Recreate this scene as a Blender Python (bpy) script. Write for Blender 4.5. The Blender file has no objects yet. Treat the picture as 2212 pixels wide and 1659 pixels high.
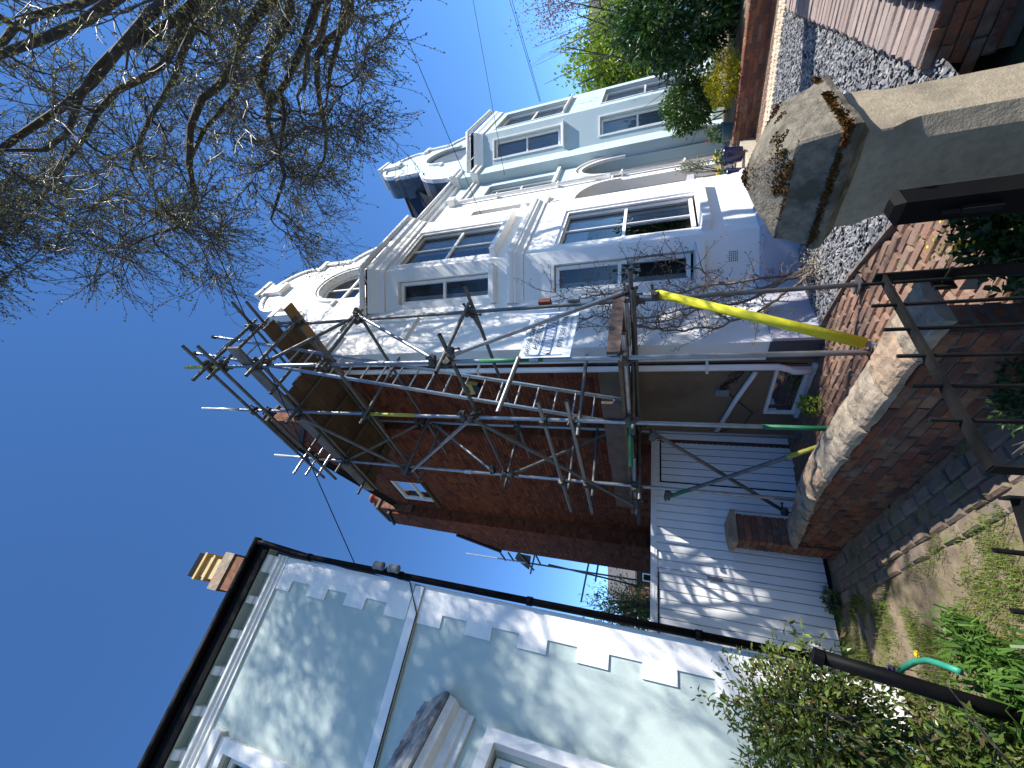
import bpy, math, random
from mathutils import Vector, Matrix, geometry, noise

R = random.Random(11)
SC = bpy.context.scene
COL = SC.collection
rad = math.radians
PI = math.pi

# ---------------------------------------------------------------- camera
EYE = 1.85
PITCH = math.atan(310 / 845)
cam_d = bpy.data.cameras.new('camera')
cam_d.sensor_fit = 'HORIZONTAL'
cam_d.sensor_width = 36
cam_d.lens = 36 * 845 / 2212
cam_d.clip_start = 0.05
cam_d.clip_end = 3000
cam = bpy.data.objects.new('camera', cam_d)
COL.objects.link(cam)
_c, _s = math.cos(PITCH), math.sin(PITCH)
# the photograph was stored on its side: picture-left is up, picture-top is to the right
cam.matrix_world = Matrix(((0, 1, 0, 0), (_s, 0, -_c, 0), (-_c, 0, -_s, EYE), (0, 0, 0, 1)))
SC.camera = cam

# ---------------------------------------------------------------- sun, sky, exposure
SUN = Vector((0.9, -0.28, 1.0)).normalized()
sun_d = bpy.data.lights.new('sun', 'SUN')
sun_d.energy = 4.3
sun_d.angle = rad(0.53)
sun_d.color = (1.0, 0.955, 0.88)
sun = bpy.data.objects.new('sun', sun_d)
sun.rotation_euler = SUN.to_track_quat('Z', 'Y').to_euler()
sun.location = SUN * 60
COL.objects.link(sun)
W = bpy.data.worlds.new('World')
SC.world = W
W.use_nodes = True
_n = W.node_tree.nodes
_sky = _n.new('ShaderNodeTexSky')
_sky.sky_type = 'NISHITA'
_sky.sun_disc = False
_sky.sun_elevation = math.asin(SUN.z)
_sky.sun_rotation = math.atan2(SUN.x, SUN.y)
_sky.altitude = 60
_sky.air_density = 0.55
_sky.dust_density = 0.0
_sky.ozone_density = 5.0
_hs = _n.new('ShaderNodeHueSaturation')
_hs.inputs['Saturation'].default_value = 1.12
W.node_tree.links.new(_sky.outputs[0], _hs.inputs['Color'])
W.node_tree.links.new(_hs.outputs[0], _n['Background'].inputs[0])
_n['Background'].inputs[1].default_value = 0.15
VS = SC.view_settings
VS.view_transform = 'Standard'
VS.look = 'None'
VS.gamma = 1
VS.use_curve_mapping = False
VS.exposure = 1.08
SC.cycles.max_bounces = 6
SC.cycles.transparent_max_bounces = 16
SC.cycles.use_denoising = True

# ---------------------------------------------------------------- materials
MATS = {}


def mat(name, col, rough=0.8, col2=None, nscale=6.0, namt=0.5, bump=0.0, bscale=40.0, rnd=None, metal=0.0,
        spec=0.3, col3=None, n3scale=1.2, n3lo=0.5, n3hi=0.65, stretch=None, trans=0.0, coat=0.0, detail=5.0):
    """Principled material; colours vary by noise (col2), by larger patches (col3) and from piece to piece (rnd)."""
    m = bpy.data.materials.new(name)
    m.use_nodes = True
    nt = m.node_tree
    N, L = nt.nodes, nt.links
    b = N['Principled BSDF']
    b.inputs['Roughness'].default_value = rough
    b.inputs['Metallic'].default_value = metal
    b.inputs['Specular IOR Level'].default_value = spec
    if coat:
        b.inputs['Coat Weight'].default_value = coat
        b.inputs['Coat Roughness'].default_value = 0.15
    geo = N.new('ShaderNodeNewGeometry')
    pos = geo.outputs['Position']
    if stretch:
        mp = N.new('ShaderNodeMapping')
        mp.inputs['Scale'].default_value = stretch
        L.new(pos, mp.inputs[0])
        pos = mp.outputs[0]

    def noi(scale, det=detail):
        t = N.new('ShaderNodeTexNoise')
        t.inputs['Scale'].default_value = scale
        t.inputs['Detail'].default_value = det
        t.inputs['Roughness'].default_value = 0.6
        L.new(pos, t.inputs['Vector'])
        return t.outputs['Fac']

    def mixc(fac, a, c):
        x = N.new('ShaderNodeMix')
        x.data_type = 'RGBA'
        for src, slot in ((fac, 0), (a, 6), (c, 7)):
            if hasattr(src, 'links'):
                L.new(src, x.inputs[slot])
            elif slot == 0:
                x.inputs[0].default_value = src
            else:
                x.inputs[slot].default_value = (*src, 1)
        return x.outputs[2]

    def ramp(fac, lo, hi):
        x = N.new('ShaderNodeMapRange')
        x.inputs['From Min'].default_value = lo
        x.inputs['From Max'].default_value = hi
        L.new(fac, x.inputs[0])
        return x.outputs[0]
    if rnd:
        oi = N.new('ShaderNodeObjectInfo')
        ad = N.new('ShaderNodeMath')
        ad.operation = 'ADD'
        L.new(oi.outputs['Random'], ad.inputs[0])
        L.new(geo.outputs['Random Per Island'], ad.inputs[1])
        fr = N.new('ShaderNodeMath')
        fr.operation = 'FRACT'
        L.new(ad.outputs[0], fr.inputs[0])
        cr = N.new('ShaderNodeValToRGB')
        e = cr.color_ramp.elements
        while len(e) < len(rnd):
            e.new(0.5)
        for i, c in enumerate(rnd):
            e[i].position = i / max(1, len(rnd) - 1)
            e[i].color = (*c, 1)
        L.new(fr.outputs[0], cr.inputs[0])
        cur = cr.outputs[0]
    else:
        cur = col
    if col2:
        f = ramp(noi(nscale), 0.35, 0.65)
        mu = N.new('ShaderNodeMath')
        mu.operation = 'MULTIPLY'
        mu.inputs[1].default_value = namt
        L.new(f, mu.inputs[0])
        cur = mixc(mu.outputs[0], cur, col2)
    if col3:
        cur = mixc(ramp(noi(n3scale), n3lo, n3hi), cur, col3)
    if hasattr(cur, 'links'):
        L.new(cur, b.inputs['Base Color'])
    else:
        b.inputs['Base Color'].default_value = (*cur, 1)
    if bump:
        bp = N.new('ShaderNodeBump')
        bp.inputs['Strength'].default_value = bump
        bp.inputs['Distance'].default_value = 0.02
        L.new(noi(bscale), bp.inputs['Height'])
        L.new(bp.outputs[0], b.inputs['Normal'])
    if trans:
        tr = N.new('ShaderNodeBsdfTranslucent')
        if hasattr(cur, 'links'):
            L.new(cur, tr.inputs[0])
        else:
            tr.inputs[0].default_value = (*cur, 1)
        mx = N.new('ShaderNodeMixShader')
        mx.inputs[0].default_value = trans
        L.new(b.outputs[0], mx.inputs[1])
        L.new(tr.outputs[0], mx.inputs[2])
        L.new(mx.outputs[0], N['Material Output'].inputs[0])
    MATS[name] = m
    return m


def glass_mat(name, tint=(0.9, 0.95, 1.0), base=0.03):
    m = bpy.data.materials.new(name)
    m.use_nodes = True
    N, L = m.node_tree.nodes, m.node_tree.links
    N.remove(N['Principled BSDF'])
    t = N.new('ShaderNodeBsdfTransparent')
    t.inputs[0].default_value = (*[0.82 * c for c in tint], 1)
    g = N.new('ShaderNodeBsdfGlossy')
    g.inputs['Roughness'].default_value = 0.015
    f = N.new('ShaderNodeFresnel')
    f.inputs[0].default_value = 1.5
    a = N.new('ShaderNodeMath')
    a.operation = 'ADD'
    a.inputs[1].default_value = base
    L.new(f.outputs[0], a.inputs[0])
    x = N.new('ShaderNodeMixShader')
    L.new(a.outputs[0], x.inputs[0])
    L.new(t.outputs[0], x.inputs[1])
    L.new(g.outputs[0], x.inputs[2])
    L.new(x.outputs[0], N['Material Output'].inputs[0])
    MATS[name] = m


BRK = [(0.07, 0.02, 0.013), (0.15, 0.04, 0.02), (0.22, 0.062, 0.026), (0.17, 0.048, 0.024), (0.26, 0.085, 0.036), (0.11, 0.032, 0.02), (0.19, 0.056, 0.026)]
mat('white_render', (0.815, 0.80, 0.77), 0.75, (0.76, 0.745, 0.72), 3, 0.5, 0.12, 60, col3=(0.72, 0.705, 0.68), n3scale=0.7, n3lo=0.56, n3hi=0.8)
mat('white_gloss', (0.82, 0.805, 0.775), 0.35, (0.76, 0.75, 0.72), 5, 0.4, spec=0.5)
mat('white_stain', (0.74, 0.74, 0.73), 0.6, (0.5, 0.5, 0.47), 9, 0.5, 0.1, 30)
mat('plinth_grey', (0.42, 0.41, 0.47), 0.7, (0.50, 0.49, 0.53), 5, 0.7, 0.15, 30, col3=(0.33, 0.33, 0.37), n3scale=1.6)
mat('plinth_dark', (0.06, 0.065, 0.08), 0.6, (0.1, 0.1, 0.11), 5, 0.6)
mat('blue_render', (0.45, 0.555, 0.575), 0.75, (0.42, 0.52, 0.545), 3, 0.6, 0.15, 45, col3=(0.48, 0.58, 0.60), n3scale=0.9)
mat('mint_render', (0.455, 0.535, 0.50), 0.8, (0.43, 0.505, 0.475), 4, 0.5, 0.12, 60)
mat('porch_grey', (0.55, 0.545, 0.55), 0.7, (0.5, 0.5, 0.5), 4, 0.4)
mat('slate_blue', (0.07, 0.085, 0.105), 0.5, (0.13, 0.15, 0.17), 5, 0.7, 0.1, 20)
mat('roof_slate', (0.03, 0.03, 0.035), 0.6, rnd=[(0.018, 0.019, 0.023), (0.04, 0.04, 0.045), (0.026, 0.027, 0.03)], spec=0.25)
mat('lead', (0.21, 0.215, 0.225), 0.5, (0.38, 0.38, 0.38), 14, 0.7, 0.25, 18, metal=0.35, col3=(0.10, 0.10, 0.10), n3scale=6)
mat('beige_render', (0.20, 0.135, 0.085), 0.85, (0.16, 0.11, 0.07), 3, 0.6, 0.15, 50, col3=(0.13, 0.09, 0.06), n3scale=1.2)
mat('house_brick', (0.2, 0.07, 0.04), 0.9, (0.10, 0.04, 0.028), 24, 0.45, 0.25, 90, rnd=BRK, spec=0.15)
mat('mortar', (0.10, 0.06, 0.042), 0.95, (0.10, 0.07, 0.055), 12, 0.6, 0.2, 90, spec=0.1)
mat('wall_brick', (0.25, 0.1, 0.06), 0.9, (0.10, 0.06, 0.045), 11, 0.75, 0.6, 60,
    rnd=[(0.13, 0.06, 0.045), (0.25, 0.085, 0.05), (0.31, 0.115, 0.055), (0.22, 0.13, 0.095), (0.33, 0.15, 0.075), (0.11, 0.055, 0.05), (0.27, 0.10, 0.06)],
    col3=(0.22, 0.19, 0.16), n3scale=3.5, n3lo=0.58, n3hi=0.72, spec=0.15)
mat('old_mortar', (0.16, 0.135, 0.11), 0.95, (0.09, 0.075, 0.06), 10, 0.7, 0.6, 50, spec=0.1)
mat('paver', (0.23, 0.13, 0.09), 0.85, (0.15, 0.10, 0.075), 12, 0.7, 0.4, 50,
    rnd=[(0.21, 0.13, 0.095), (0.28, 0.15, 0.10), (0.24, 0.16, 0.12), (0.19, 0.11, 0.085), (0.31, 0.18, 0.125)], col3=(0.14, 0.135, 0.075), n3scale=2.2, n3lo=0.55, n3hi=0.72)
mat('yard_brick', (0.2, 0.15, 0.11), 0.9, (0.13, 0.10, 0.08), 9, 0.6, 0.4, 50,
    rnd=[(0.17, 0.14, 0.115), (0.24, 0.18, 0.135), (0.21, 0.135, 0.10), (0.15, 0.125, 0.105), (0.27, 0.22, 0.17)], col3=(0.13, 0.14, 0.06), n3scale=3, n3lo=0.53, n3hi=0.66)
mat('slab_pink', (0.30, 0.22, 0.17), 0.9, (0.21, 0.15, 0.12), 10, 0.7, 0.6, 40)
mat('coping_stone', (0.30, 0.27, 0.22), 0.9, (0.15, 0.125, 0.095), 9, 0.8, 0.8, 30, col3=(0.36, 0.22, 0.15), n3scale=2.6, n3lo=0.56, n3hi=0.64, rnd=[(0.30, 0.26, 0.20), (0.40, 0.33, 0.24), (0.37, 0.25, 0.165), (0.32, 0.28, 0.22)])
mat('pale_stone', (0.50, 0.44, 0.34), 0.85, (0.36, 0.31, 0.24), 8, 0.7, 0.4, 40, rnd=[(0.52, 0.46, 0.36), (0.44, 0.39, 0.31), (0.5, 0.40, 0.29)])
mat('pillar_stone', (0.34, 0.285, 0.20), 0.9, (0.22, 0.185, 0.135), 30, 0.7, 0.35, 90, col3=(0.20, 0.17, 0.125), n3scale=3.2, n3lo=0.52, n3hi=0.7, detail=9)
mat('pillar_crust_shade', (0.13, 0.115, 0.085), 0.95, (0.055, 0.05, 0.04), 22, 0.9, 0.6, 80, col3=(0.19, 0.17, 0.13), n3scale=4.5, n3lo=0.53, n3hi=0.62, detail=9)  # black crust, with that side's shade mixed into its tone
mat('pillar_lichen', (0.22, 0.195, 0.15), 0.95, (0.115, 0.10, 0.075), 26, 0.9, 0.7, 70, col3=(0.085, 0.075, 0.055), n3scale=7, n3lo=0.5, n3hi=0.62, detail=9)
mat('moss', (0.06, 0.055, 0.018), 0.95, (0.13, 0.05, 0.014), 7, 0.85, rnd=[(0.035, 0.035, 0.01), (0.065, 0.055, 0.015), (0.085, 0.045, 0.014), (0.05, 0.048, 0.012)], spec=0.05)
mat('pink_brick', (0.30, 0.235, 0.21), 0.85, (0.20, 0.155, 0.14), 14, 0.6, 0.3, 60, rnd=[(0.31, 0.24, 0.215), (0.34, 0.27, 0.24), (0.25, 0.185, 0.16), (0.30, 0.255, 0.23)])
mat('garage_paint', (0.74, 0.74, 0.73), 0.55, (0.70, 0.70, 0.70), 4, 0.5, 0.05, 30, rnd=[(0.76, 0.76, 0.75), (0.79, 0.785, 0.775), (0.73, 0.73, 0.725)])
mat('black_paint', (0.004, 0.004, 0.005), 0.55, (0.008, 0.008, 0.008), 8, 0.5, spec=0.08)
mat('iron_worn', (0.006, 0.006, 0.006), 0.6, (0.018, 0.018, 0.018), 7, 0.7, 0.25, 30, spec=0.1)
mat('dark_gap', (0.012, 0.012, 0.013), 0.9)
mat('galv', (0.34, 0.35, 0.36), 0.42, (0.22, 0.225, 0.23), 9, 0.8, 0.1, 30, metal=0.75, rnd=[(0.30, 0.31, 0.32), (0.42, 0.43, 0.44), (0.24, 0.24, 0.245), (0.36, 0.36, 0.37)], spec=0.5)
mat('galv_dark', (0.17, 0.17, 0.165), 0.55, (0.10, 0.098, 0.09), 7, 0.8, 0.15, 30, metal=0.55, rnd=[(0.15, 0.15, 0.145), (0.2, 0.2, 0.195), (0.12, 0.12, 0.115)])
mat('galv_bright', (0.55, 0.56, 0.57), 0.35, (0.40, 0.41, 0.42), 9, 0.7, metal=0.7, spec=0.5)
mat('alu', (0.46, 0.48, 0.50), 0.35, (0.36, 0.38, 0.40), 10, 0.6, metal=0.85, spec=0.5)
mat('coupler', (0.05, 0.047, 0.043), 0.55, (0.16, 0.14, 0.12), 18, 0.7, metal=0.5)
mat('green_paint', (0.02, 0.16, 0.07), 0.5, (0.03, 0.11, 0.055), 8, 0.6)
mat('yellow_paint', (0.42, 0.40, 0.05), 0.55, (0.3, 0.28, 0.07), 12, 0.7)
mat('yellow_foam', (0.68, 0.64, 0.035), 0.7, (0.60, 0.55, 0.03), 5, 0.6, 0.15, 30, col3=(0.46, 0.43, 0.04), n3scale=7, n3lo=0.6, n3hi=0.7)
mat('timber_dark', (0.125, 0.088, 0.072), 0.85, (0.08, 0.055, 0.045), 6, 0.8, 0.3, 30)  # darker brown timber for the lower toe boards
mat('timber', (0.16, 0.10, 0.062), 0.85, (0.09, 0.058, 0.04), 5, 0.8, 0.25, 30, rnd=[(0.17, 0.105, 0.065), (0.125, 0.082, 0.055), (0.20, 0.125, 0.07), (0.105, 0.075, 0.056)], col3=(0.10, 0.07, 0.045), n3scale=9, n3lo=0.62, n3hi=0.7)
mat('timber_grey', (0.21, 0.17, 0.145), 0.9, (0.13, 0.095, 0.08), 6, 0.8, 0.25, 30, col3=(0.25, 0.22, 0.20), n3scale=2)
mat('timber_yellow', (0.31, 0.19, 0.08), 0.8, (0.22, 0.13, 0.055), 4, 0.7, 0.2, 30, col3=(0.12, 0.08, 0.04), n3scale=11, n3lo=0.64, n3hi=0.7)
mat('sign_white', (0.66, 0.69, 0.73), 0.55, (0.6, 0.64, 0.68), 4, 0.4)
mat('sign_blue', (0.12, 0.19, 0.33), 0.6)
mat('sign_dark', (0.02, 0.06, 0.065), 0.6)
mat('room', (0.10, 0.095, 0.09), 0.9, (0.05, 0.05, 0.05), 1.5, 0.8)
mat('curtain', (0.62, 0.61, 0.58), 0.85)
mat('blind', (0.55, 0.55, 0.53), 0.8)
mat('cable', (0.015, 0.015, 0.016), 0.6)
mat('cable_far', (0.04, 0.045, 0.055), 0.7)
mat('terracotta', (0.24, 0.07, 0.045), 0.8, (0.2, 0.06, 0.04), 8, 0.6)
mat('buff_pot', (0.58, 0.43, 0.20), 0.75, (0.42, 0.3, 0.14), 8, 0.6)
mat('chimney_dark', (0.05, 0.03, 0.025), 0.85, (0.1, 0.05, 0.04), 8, 0.6)
mat('grey_box', (0.2, 0.21, 0.22), 0.6)
mat('alarm_yellow', (0.55, 0.42, 0.10), 0.5)
mat('alarm_blue', (0.02, 0.025, 0.06), 0.5)
mat('soil', (0.16, 0.125, 0.085), 0.95, (0.25, 0.20, 0.135), 7, 0.8, 0.8, 30, col3=(0.10, 0.10, 0.035), n3scale=3.4, n3lo=0.52, n3hi=0.66)
mat('earth', (0.07, 0.075, 0.035), 0.95, (0.05, 0.06, 0.025), 2, 0.8, 0.4, 20)
mat('asphalt', (0.055, 0.055, 0.056), 0.9, (0.04, 0.04, 0.041), 30, 0.7, 0.3, 120)
mat('kerb_stone', (0.25, 0.245, 0.235), 0.85, (0.18, 0.175, 0.17), 9, 0.6)
mat('gravel_base', (0.12, 0.12, 0.125), 0.95, (0.06, 0.06, 0.065), 30, 0.8, 0.8, 60)
mat('slate_chip', (0.2, 0.2, 0.21), 0.75, rnd=[(0.11, 0.115, 0.125), (0.24, 0.245, 0.255), (0.17, 0.175, 0.185), (0.33, 0.335, 0.34), (0.14, 0.14, 0.15), (0.27, 0.255, 0.255)], bump=0.15, bscale=80, spec=0.35)
mat('grass_blade', (0.09, 0.16, 0.02), 0.6, rnd=[(0.05, 0.10, 0.015), (0.11, 0.19, 0.02), (0.17, 0.23, 0.035), (0.21, 0.20, 0.06)], trans=0.35)
mat('lily_leaf', (0.07, 0.15, 0.025), 0.35, rnd=[(0.04, 0.10, 0.015), (0.08, 0.17, 0.025), (0.12, 0.21, 0.045)], trans=0.3, spec=0.5)
mat('bark', (0.045, 0.038, 0.032), 0.9, (0.09, 0.08, 0.068), 9, 0.7, 0.6, 30)
mat('twig', (0.06, 0.05, 0.042), 0.55, (0.12, 0.105, 0.09), 11, 0.6, spec=0.4)
mat('bud', (0.11, 0.095, 0.05), 0.7, rnd=[(0.08, 0.065, 0.035), (0.12, 0.10, 0.05), (0.17, 0.15, 0.06), (0.20, 0.23, 0.04), (0.10, 0.07, 0.05)], trans=0.3)
mat('vine_bark', (0.22, 0.17, 0.13), 0.9, (0.11, 0.085, 0.07), 14, 0.8, 0.4, 60)
mat('vine_bud', (0.10, 0.065, 0.055), 0.8, rnd=[(0.09, 0.06, 0.05), (0.14, 0.09, 0.075), (0.16, 0.13, 0.09)])
LEAFY = dict(rough=0.38, spec=0.5, trans=0.25)
mat('laurel_leaf', (0.03, 0.08, 0.02), rnd=[(0.018, 0.05, 0.012), (0.03, 0.085, 0.018), (0.05, 0.12, 0.025), (0.025, 0.065, 0.016)], **LEAFY)
mat('bay_leaf', (0.045, 0.11, 0.02), rnd=[(0.03, 0.08, 0.015), (0.06, 0.14, 0.025), (0.09, 0.18, 0.03), (0.04, 0.095, 0.018)], **LEAFY)
mat('yellow_leaf', (0.5, 0.44, 0.02), rnd=[(0.42, 0.38, 0.02), (0.62, 0.53, 0.025), (0.36, 0.36, 0.02), (0.68, 0.57, 0.03)], rough=0.5, trans=0.25)
mat('lime_leaf', (0.22, 0.33, 0.025), rnd=[(0.15, 0.25, 0.02), (0.24, 0.35, 0.03), (0.32, 0.42, 0.045)], rough=0.5, trans=0.35)
mat('olive_leaf', (0.24, 0.28, 0.20), rnd=[(0.18, 0.22, 0.15), (0.30, 0.33, 0.25), (0.38, 0.40, 0.32)], rough=0.6, trans=0.2)
mat('nandina_leaf', (0.09, 0.13, 0.02), rnd=[(0.035, 0.07, 0.012), (0.07, 0.12, 0.016), (0.13, 0.19, 0.025), (0.10, 0.10, 0.025), (0.05, 0.09, 0.015), (0.18, 0.24, 0.035), (0.12, 0.06, 0.03)], **LEAFY)
mat('hedge_far_leaf', (0.3, 0.31, 0.1), rnd=[(0.22, 0.24, 0.06), (0.33, 0.33, 0.10), (0.42, 0.40, 0.18)], rough=0.6, trans=0.3)
mat('purple_leaf', (0.20, 0.11, 0.11), rnd=[(0.16, 0.085, 0.085), (0.24, 0.15, 0.14), (0.2, 0.12, 0.13)], rough=0.6, trans=0.3)
mat('ivy_leaf', (0.02, 0.045, 0.01), rnd=[(0.012, 0.03, 0.008), (0.022, 0.055, 0.012), (0.035, 0.075, 0.016)], rough=0.45, trans=0.2)
mat('petal_yellow', (0.75, 0.55, 0.01), 0.6)
mat('petal_pink', (0.75, 0.04, 0.16), 0.6)
mat('petal_violet', (0.10, 0.07, 0.30), 0.6)
mat('pot_blue', (0.006, 0.011, 0.06), 0.2, (0.01, 0.016, 0.09), 4, 0.5, spec=0.5)
mat('pot_teal', (0.10, 0.20, 0.21), 0.3, (0.07, 0.15, 0.17), 6, 0.6, spec=0.5)
mat('hose_green', (0.03, 0.26, 0.17), 0.45)
mat('far_brick', (0.36, 0.16, 0.08), 0.9, (0.30, 0.13, 0.07), 3, 0.5)
mat('far_dark', (0.13, 0.08, 0.065), 0.9, (0.09, 0.06, 0.05), 2, 0.5)
mat('far_roof', (0.12, 0.115, 0.115), 0.8, (0.09, 0.085, 0.085), 2, 0.5)
mat('emblem', (0.30, 0.28, 0.06), 0.6)
glass_mat('glass')


# ---------------------------------------------------------------- geometry helpers
class Fr:
    """A vertical-plane frame: a runs along the wall, b points out of it, z is up."""

    def __init__(self, o, a, b):
        self.o, self.a, self.b = Vector((o[0], o[1], 0)), Vector((a[0], a[1], 0)).normalized(), Vector((b[0], b[1], 0)).normalized()

    def __call__(self, a, b, z):
        return self.o + self.a * a + self.b * b + Vector((0, 0, z))

    def sub(self, p0, p1):
        """frame along p0->p1 (given in a,b of this frame), outward to the side of b"""
        A, B = self(p0[0], p0[1], 0), self(p1[0], p1[1], 0)
        d = (B - A).normalized()
        nn = Vector((d.y, -d.x, 0))
        if nn.dot(self.b) < 0:
            nn = -nn
        return Fr(A, d, nn), (B - A).length

    def yaw(self):
        return math.atan2(self.a.y, self.a.x)


WF = Fr((0, 0), (1, 0), (0, 1))
_w = rad(46)
HF = Fr((0.3, 5.3), (math.sin(_w), math.cos(_w)), (math.cos(_w), -math.sin(_w)))        # terrace front
_m = rad(56.5)
MF = Fr((-0.603 * 4.4, 4.4), (math.sin(_m), math.cos(_m)), (math.cos(_m), -math.sin(_m)))  # mint house front
GF = Fr(HF(0.3, 0, 0), -HF.b, -HF.a)                                                      # gable side wall: a runs back


def at(x, y, Y):
    """point seen at full-size photo pixel (x, y), Y metres ahead"""
    f = 845 * 4032 / 2212
    a, b = (1512 - y) / f, (2016 - x) / f
    fy, fz = _c - b * _s, _s + b * _c
    return Vector((a / fy * Y, Y, EYE + fz / fy * Y))


class MB:
    def __init__(self):
        self.v, self.f = [], []

    def add(self, vs, fs):
        k = len(self.v)
        self.v.extend([tuple(v) for v in vs])
        self.f.extend([tuple(i + k for i in q) for q in fs])

    def hexa(self, p):
        self.add(p, [(0, 3, 2, 1), (4, 5, 6, 7), (0, 1, 5, 4), (1, 2, 6, 5), (2, 3, 7, 6), (3, 0, 4, 7)])

    def box(self, fr, a0, a1, b0, b1, z0, z1):
        self.hexa([fr(a0, b0, z0), fr(a1, b0, z0), fr(a1, b1, z0), fr(a0, b1, z0), fr(a0, b0, z1), fr(a1, b0, z1), fr(a1, b1, z1), fr(a0, b1, z1)])
        return self

    def path(self, pts, rads, n=6, cap=True):
        pts = [Vector(p) for p in pts]
        if not isinstance(rads, (list, tuple)):
            rads = [rads] * len(pts)
        k = len(self.v)
        up = None
        for i, p in enumerate(pts):
            d = (pts[min(i + 1, len(pts) - 1)] - pts[max(i - 1, 0)])
            d = d.normalized() if d.length > 1e-9 else Vector((0, 0, 1))
            if up is None:
                up = Vector((0, 0, 1)) if abs(d.z) < 0.9 else Vector((1, 0, 0))
            x = d.cross(up)
            x = x.normalized() if x.length > 1e-6 else Vector((1, 0, 0))
            y = d.cross(x)
            up = x.cross(d)
            for j in range(n):
                t = 2 * PI * j / n
                self.v.append(tuple(p + (x * math.cos(t) + y * math.sin(t)) * rads[i]))
        for i in range(len(pts) - 1):
            for j in range(n):
                a, b = k + i * n + j, k + i * n + (j + 1) % n
                self.f.append((a, b, b + n, a + n))
        if cap:
            self.f.append(tuple(range(k + n - 1, k - 1, -1)))
            e = k + (len(pts) - 1) * n
            self.f.append(tuple(range(e, e + n)))
        return self

    def tube(self, p0, p1, r, n=10):
        return self.path([p0, p1], r, n)

    def prism(self, fr, poly, b0, b1, holes=(), back=True, sides=True):
        """polygon (a, z) with holes, from b1 (front) back to b0"""
        loops = [list(poly)] + [list(h) for h in holes]
        pts, edges = [], []
        for lp in loops:
            k = len(pts)
            pts += [Vector(p) for p in lp]
            edges += [(k + i, k + (i + 1) % len(lp)) for i in range(len(lp))]
        v, e, f, *_ = geometry.delaunay_2d_cdt(pts, edges, [], 0, 1e-6)
        keep = []
        for t in f:
            cx = sum(v[i].x for i in t) / len(t)
            cz = sum(v[i].y for i in t) / len(t)
            if inside(cx, cz, poly) and not any(inside(cx, cz, h) for h in holes):
                keep.append(t)
        self.add([fr(p.x, b1, p.y) for p in v], keep)
        if back:
            self.add([fr(p.x, b0, p.y) for p in v], [tuple(reversed(t)) for t in keep])
        if sides:
            for lp in loops:
                m = len(lp)
                self.add([fr(p[0], b1, p[1]) for p in lp] + [fr(p[0], b0, p[1]) for p in lp],
                         [(i, (i + 1) % m, m + (i + 1) % m, m + i) for i in range(m)])
        return self

    def strip(self, fr, line, w, b0, b1, closed=False):
        """a flat moulding of width w following a line (a, z) to its left side"""
        L = [Vector(p) for p in line]
        m = len(L)
        off = []
        for i, p in enumerate(L):
            d0 = (p - L[i - 1]) if (i or closed) else (L[1] - p)
            d1 = (L[(i + 1) % m] - p) if (i < m - 1 or closed) else d0
            d = d0.normalized() + d1.normalized()
            d = d.normalized() if d.length > 1e-6 else d0.normalized()
            nn = Vector((-d.y, d.x))
            c = max(0.5, nn.dot(Vector((-d0.y, d0.x)).normalized()))
            off.append(p + nn * (w / c))
        k = m if closed else m - 1
        for i in range(k):
            j = (i + 1) % m
            q = [L[i], L[j], off[j], off[i]]
            self.hexa([fr(t.x, b0, t.y) for t in q] + [fr(t.x, b1, t.y) for t in q])
        return self

    def lathe(self, c, prof, n=16):
        k = len(self.v)
        for r, z in prof:
            for j in range(n):
                t = 2 * PI * j / n
                self.v.append((c[0] + r * math.cos(t), c[1] + r * math.sin(t), c[2] + z))
        for i in range(len(prof) - 1):
            for j in range(n):
                a, b = k + i * n + j, k + i * n + (j + 1) % n
                self.f.append((a, b, b + n, a + n))
        self.f.append(tuple(range(k + n - 1, k - 1, -1)))
        e = k + (len(prof) - 1) * n
        self.f.append(tuple(range(e, e + n)))
        return self

    def leaf(self, p, d, nrm, l, w):
        d = d.normalized()
        s = d.cross(nrm)
        s = s.normalized() if s.length > 1e-6 else Vector((1, 0, 0))
        u = s.cross(d)
        k = len(self.v)
        m = p + d * (l * 0.45)
        self.v += [tuple(p), tuple(m + s * (w / 2) + u * (w * 0.15)), tuple(p + d * l - u * (l * 0.1)), tuple(m - s * (w / 2) + u * (w * 0.15))]
        self.f += [(k, k + 1, k + 2), (k, k + 2, k + 3)]

    def mesh(self, name, m, smooth=False):
        me = bpy.data.meshes.new(name)
        me.from_pydata(self.v, [], self.f)
        me.materials.append(MATS[m])
        if smooth:
            me.polygons.foreach_set('use_smooth', [True] * len(me.polygons))
        return me

    def build(self, name, m, parent=None, smooth=False, **props):
        return link(name, self.mesh(name, m, smooth), parent, **props)


def inside(x, z, poly):
    c = False
    j = len(poly) - 1
    for i in range(len(poly)):
        a, b = poly[i], poly[j]
        if (a[1] > z) != (b[1] > z) and x < (b[0] - a[0]) * (z - a[1]) / (b[1] - a[1]) + a[0]:
            c = not c
        j = i
    return c


def link(name, data, parent=None, **props):
    o = bpy.data.objects.new(name, data)
    COL.objects.link(o)
    if parent is not None:
        o.parent = parent
        if parent.type == 'EMPTY':
            o.matrix_parent_inverse = Matrix.Translation(-parent.location)
    for k, v in props.items():
        o[k] = v
    return o


def thing(name, loc, label, category, group=None):
    o = bpy.data.objects.new(name, None)
    o.empty_display_size = 0.2
    o.location = loc
    COL.objects.link(o)
    o['label'] = label
    o['category'] = category
    if group:
        o['group'] = group
    return o


def tag(o, label, category, group=None):
    o['label'] = label
    o['category'] = category
    if group:
        o['group'] = group
    return o


def B(fr, *dims):
    return MB().box(fr, *dims)


def arc(cx, cz, rx, rz, t0, t1, n=10):
    return [(cx + rx * math.cos(rad(t0 + (t1 - t0) * i / n)), cz + rz * math.sin(rad(t0 + (t1 - t0) * i / n))) for i in range(n + 1)]


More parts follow.
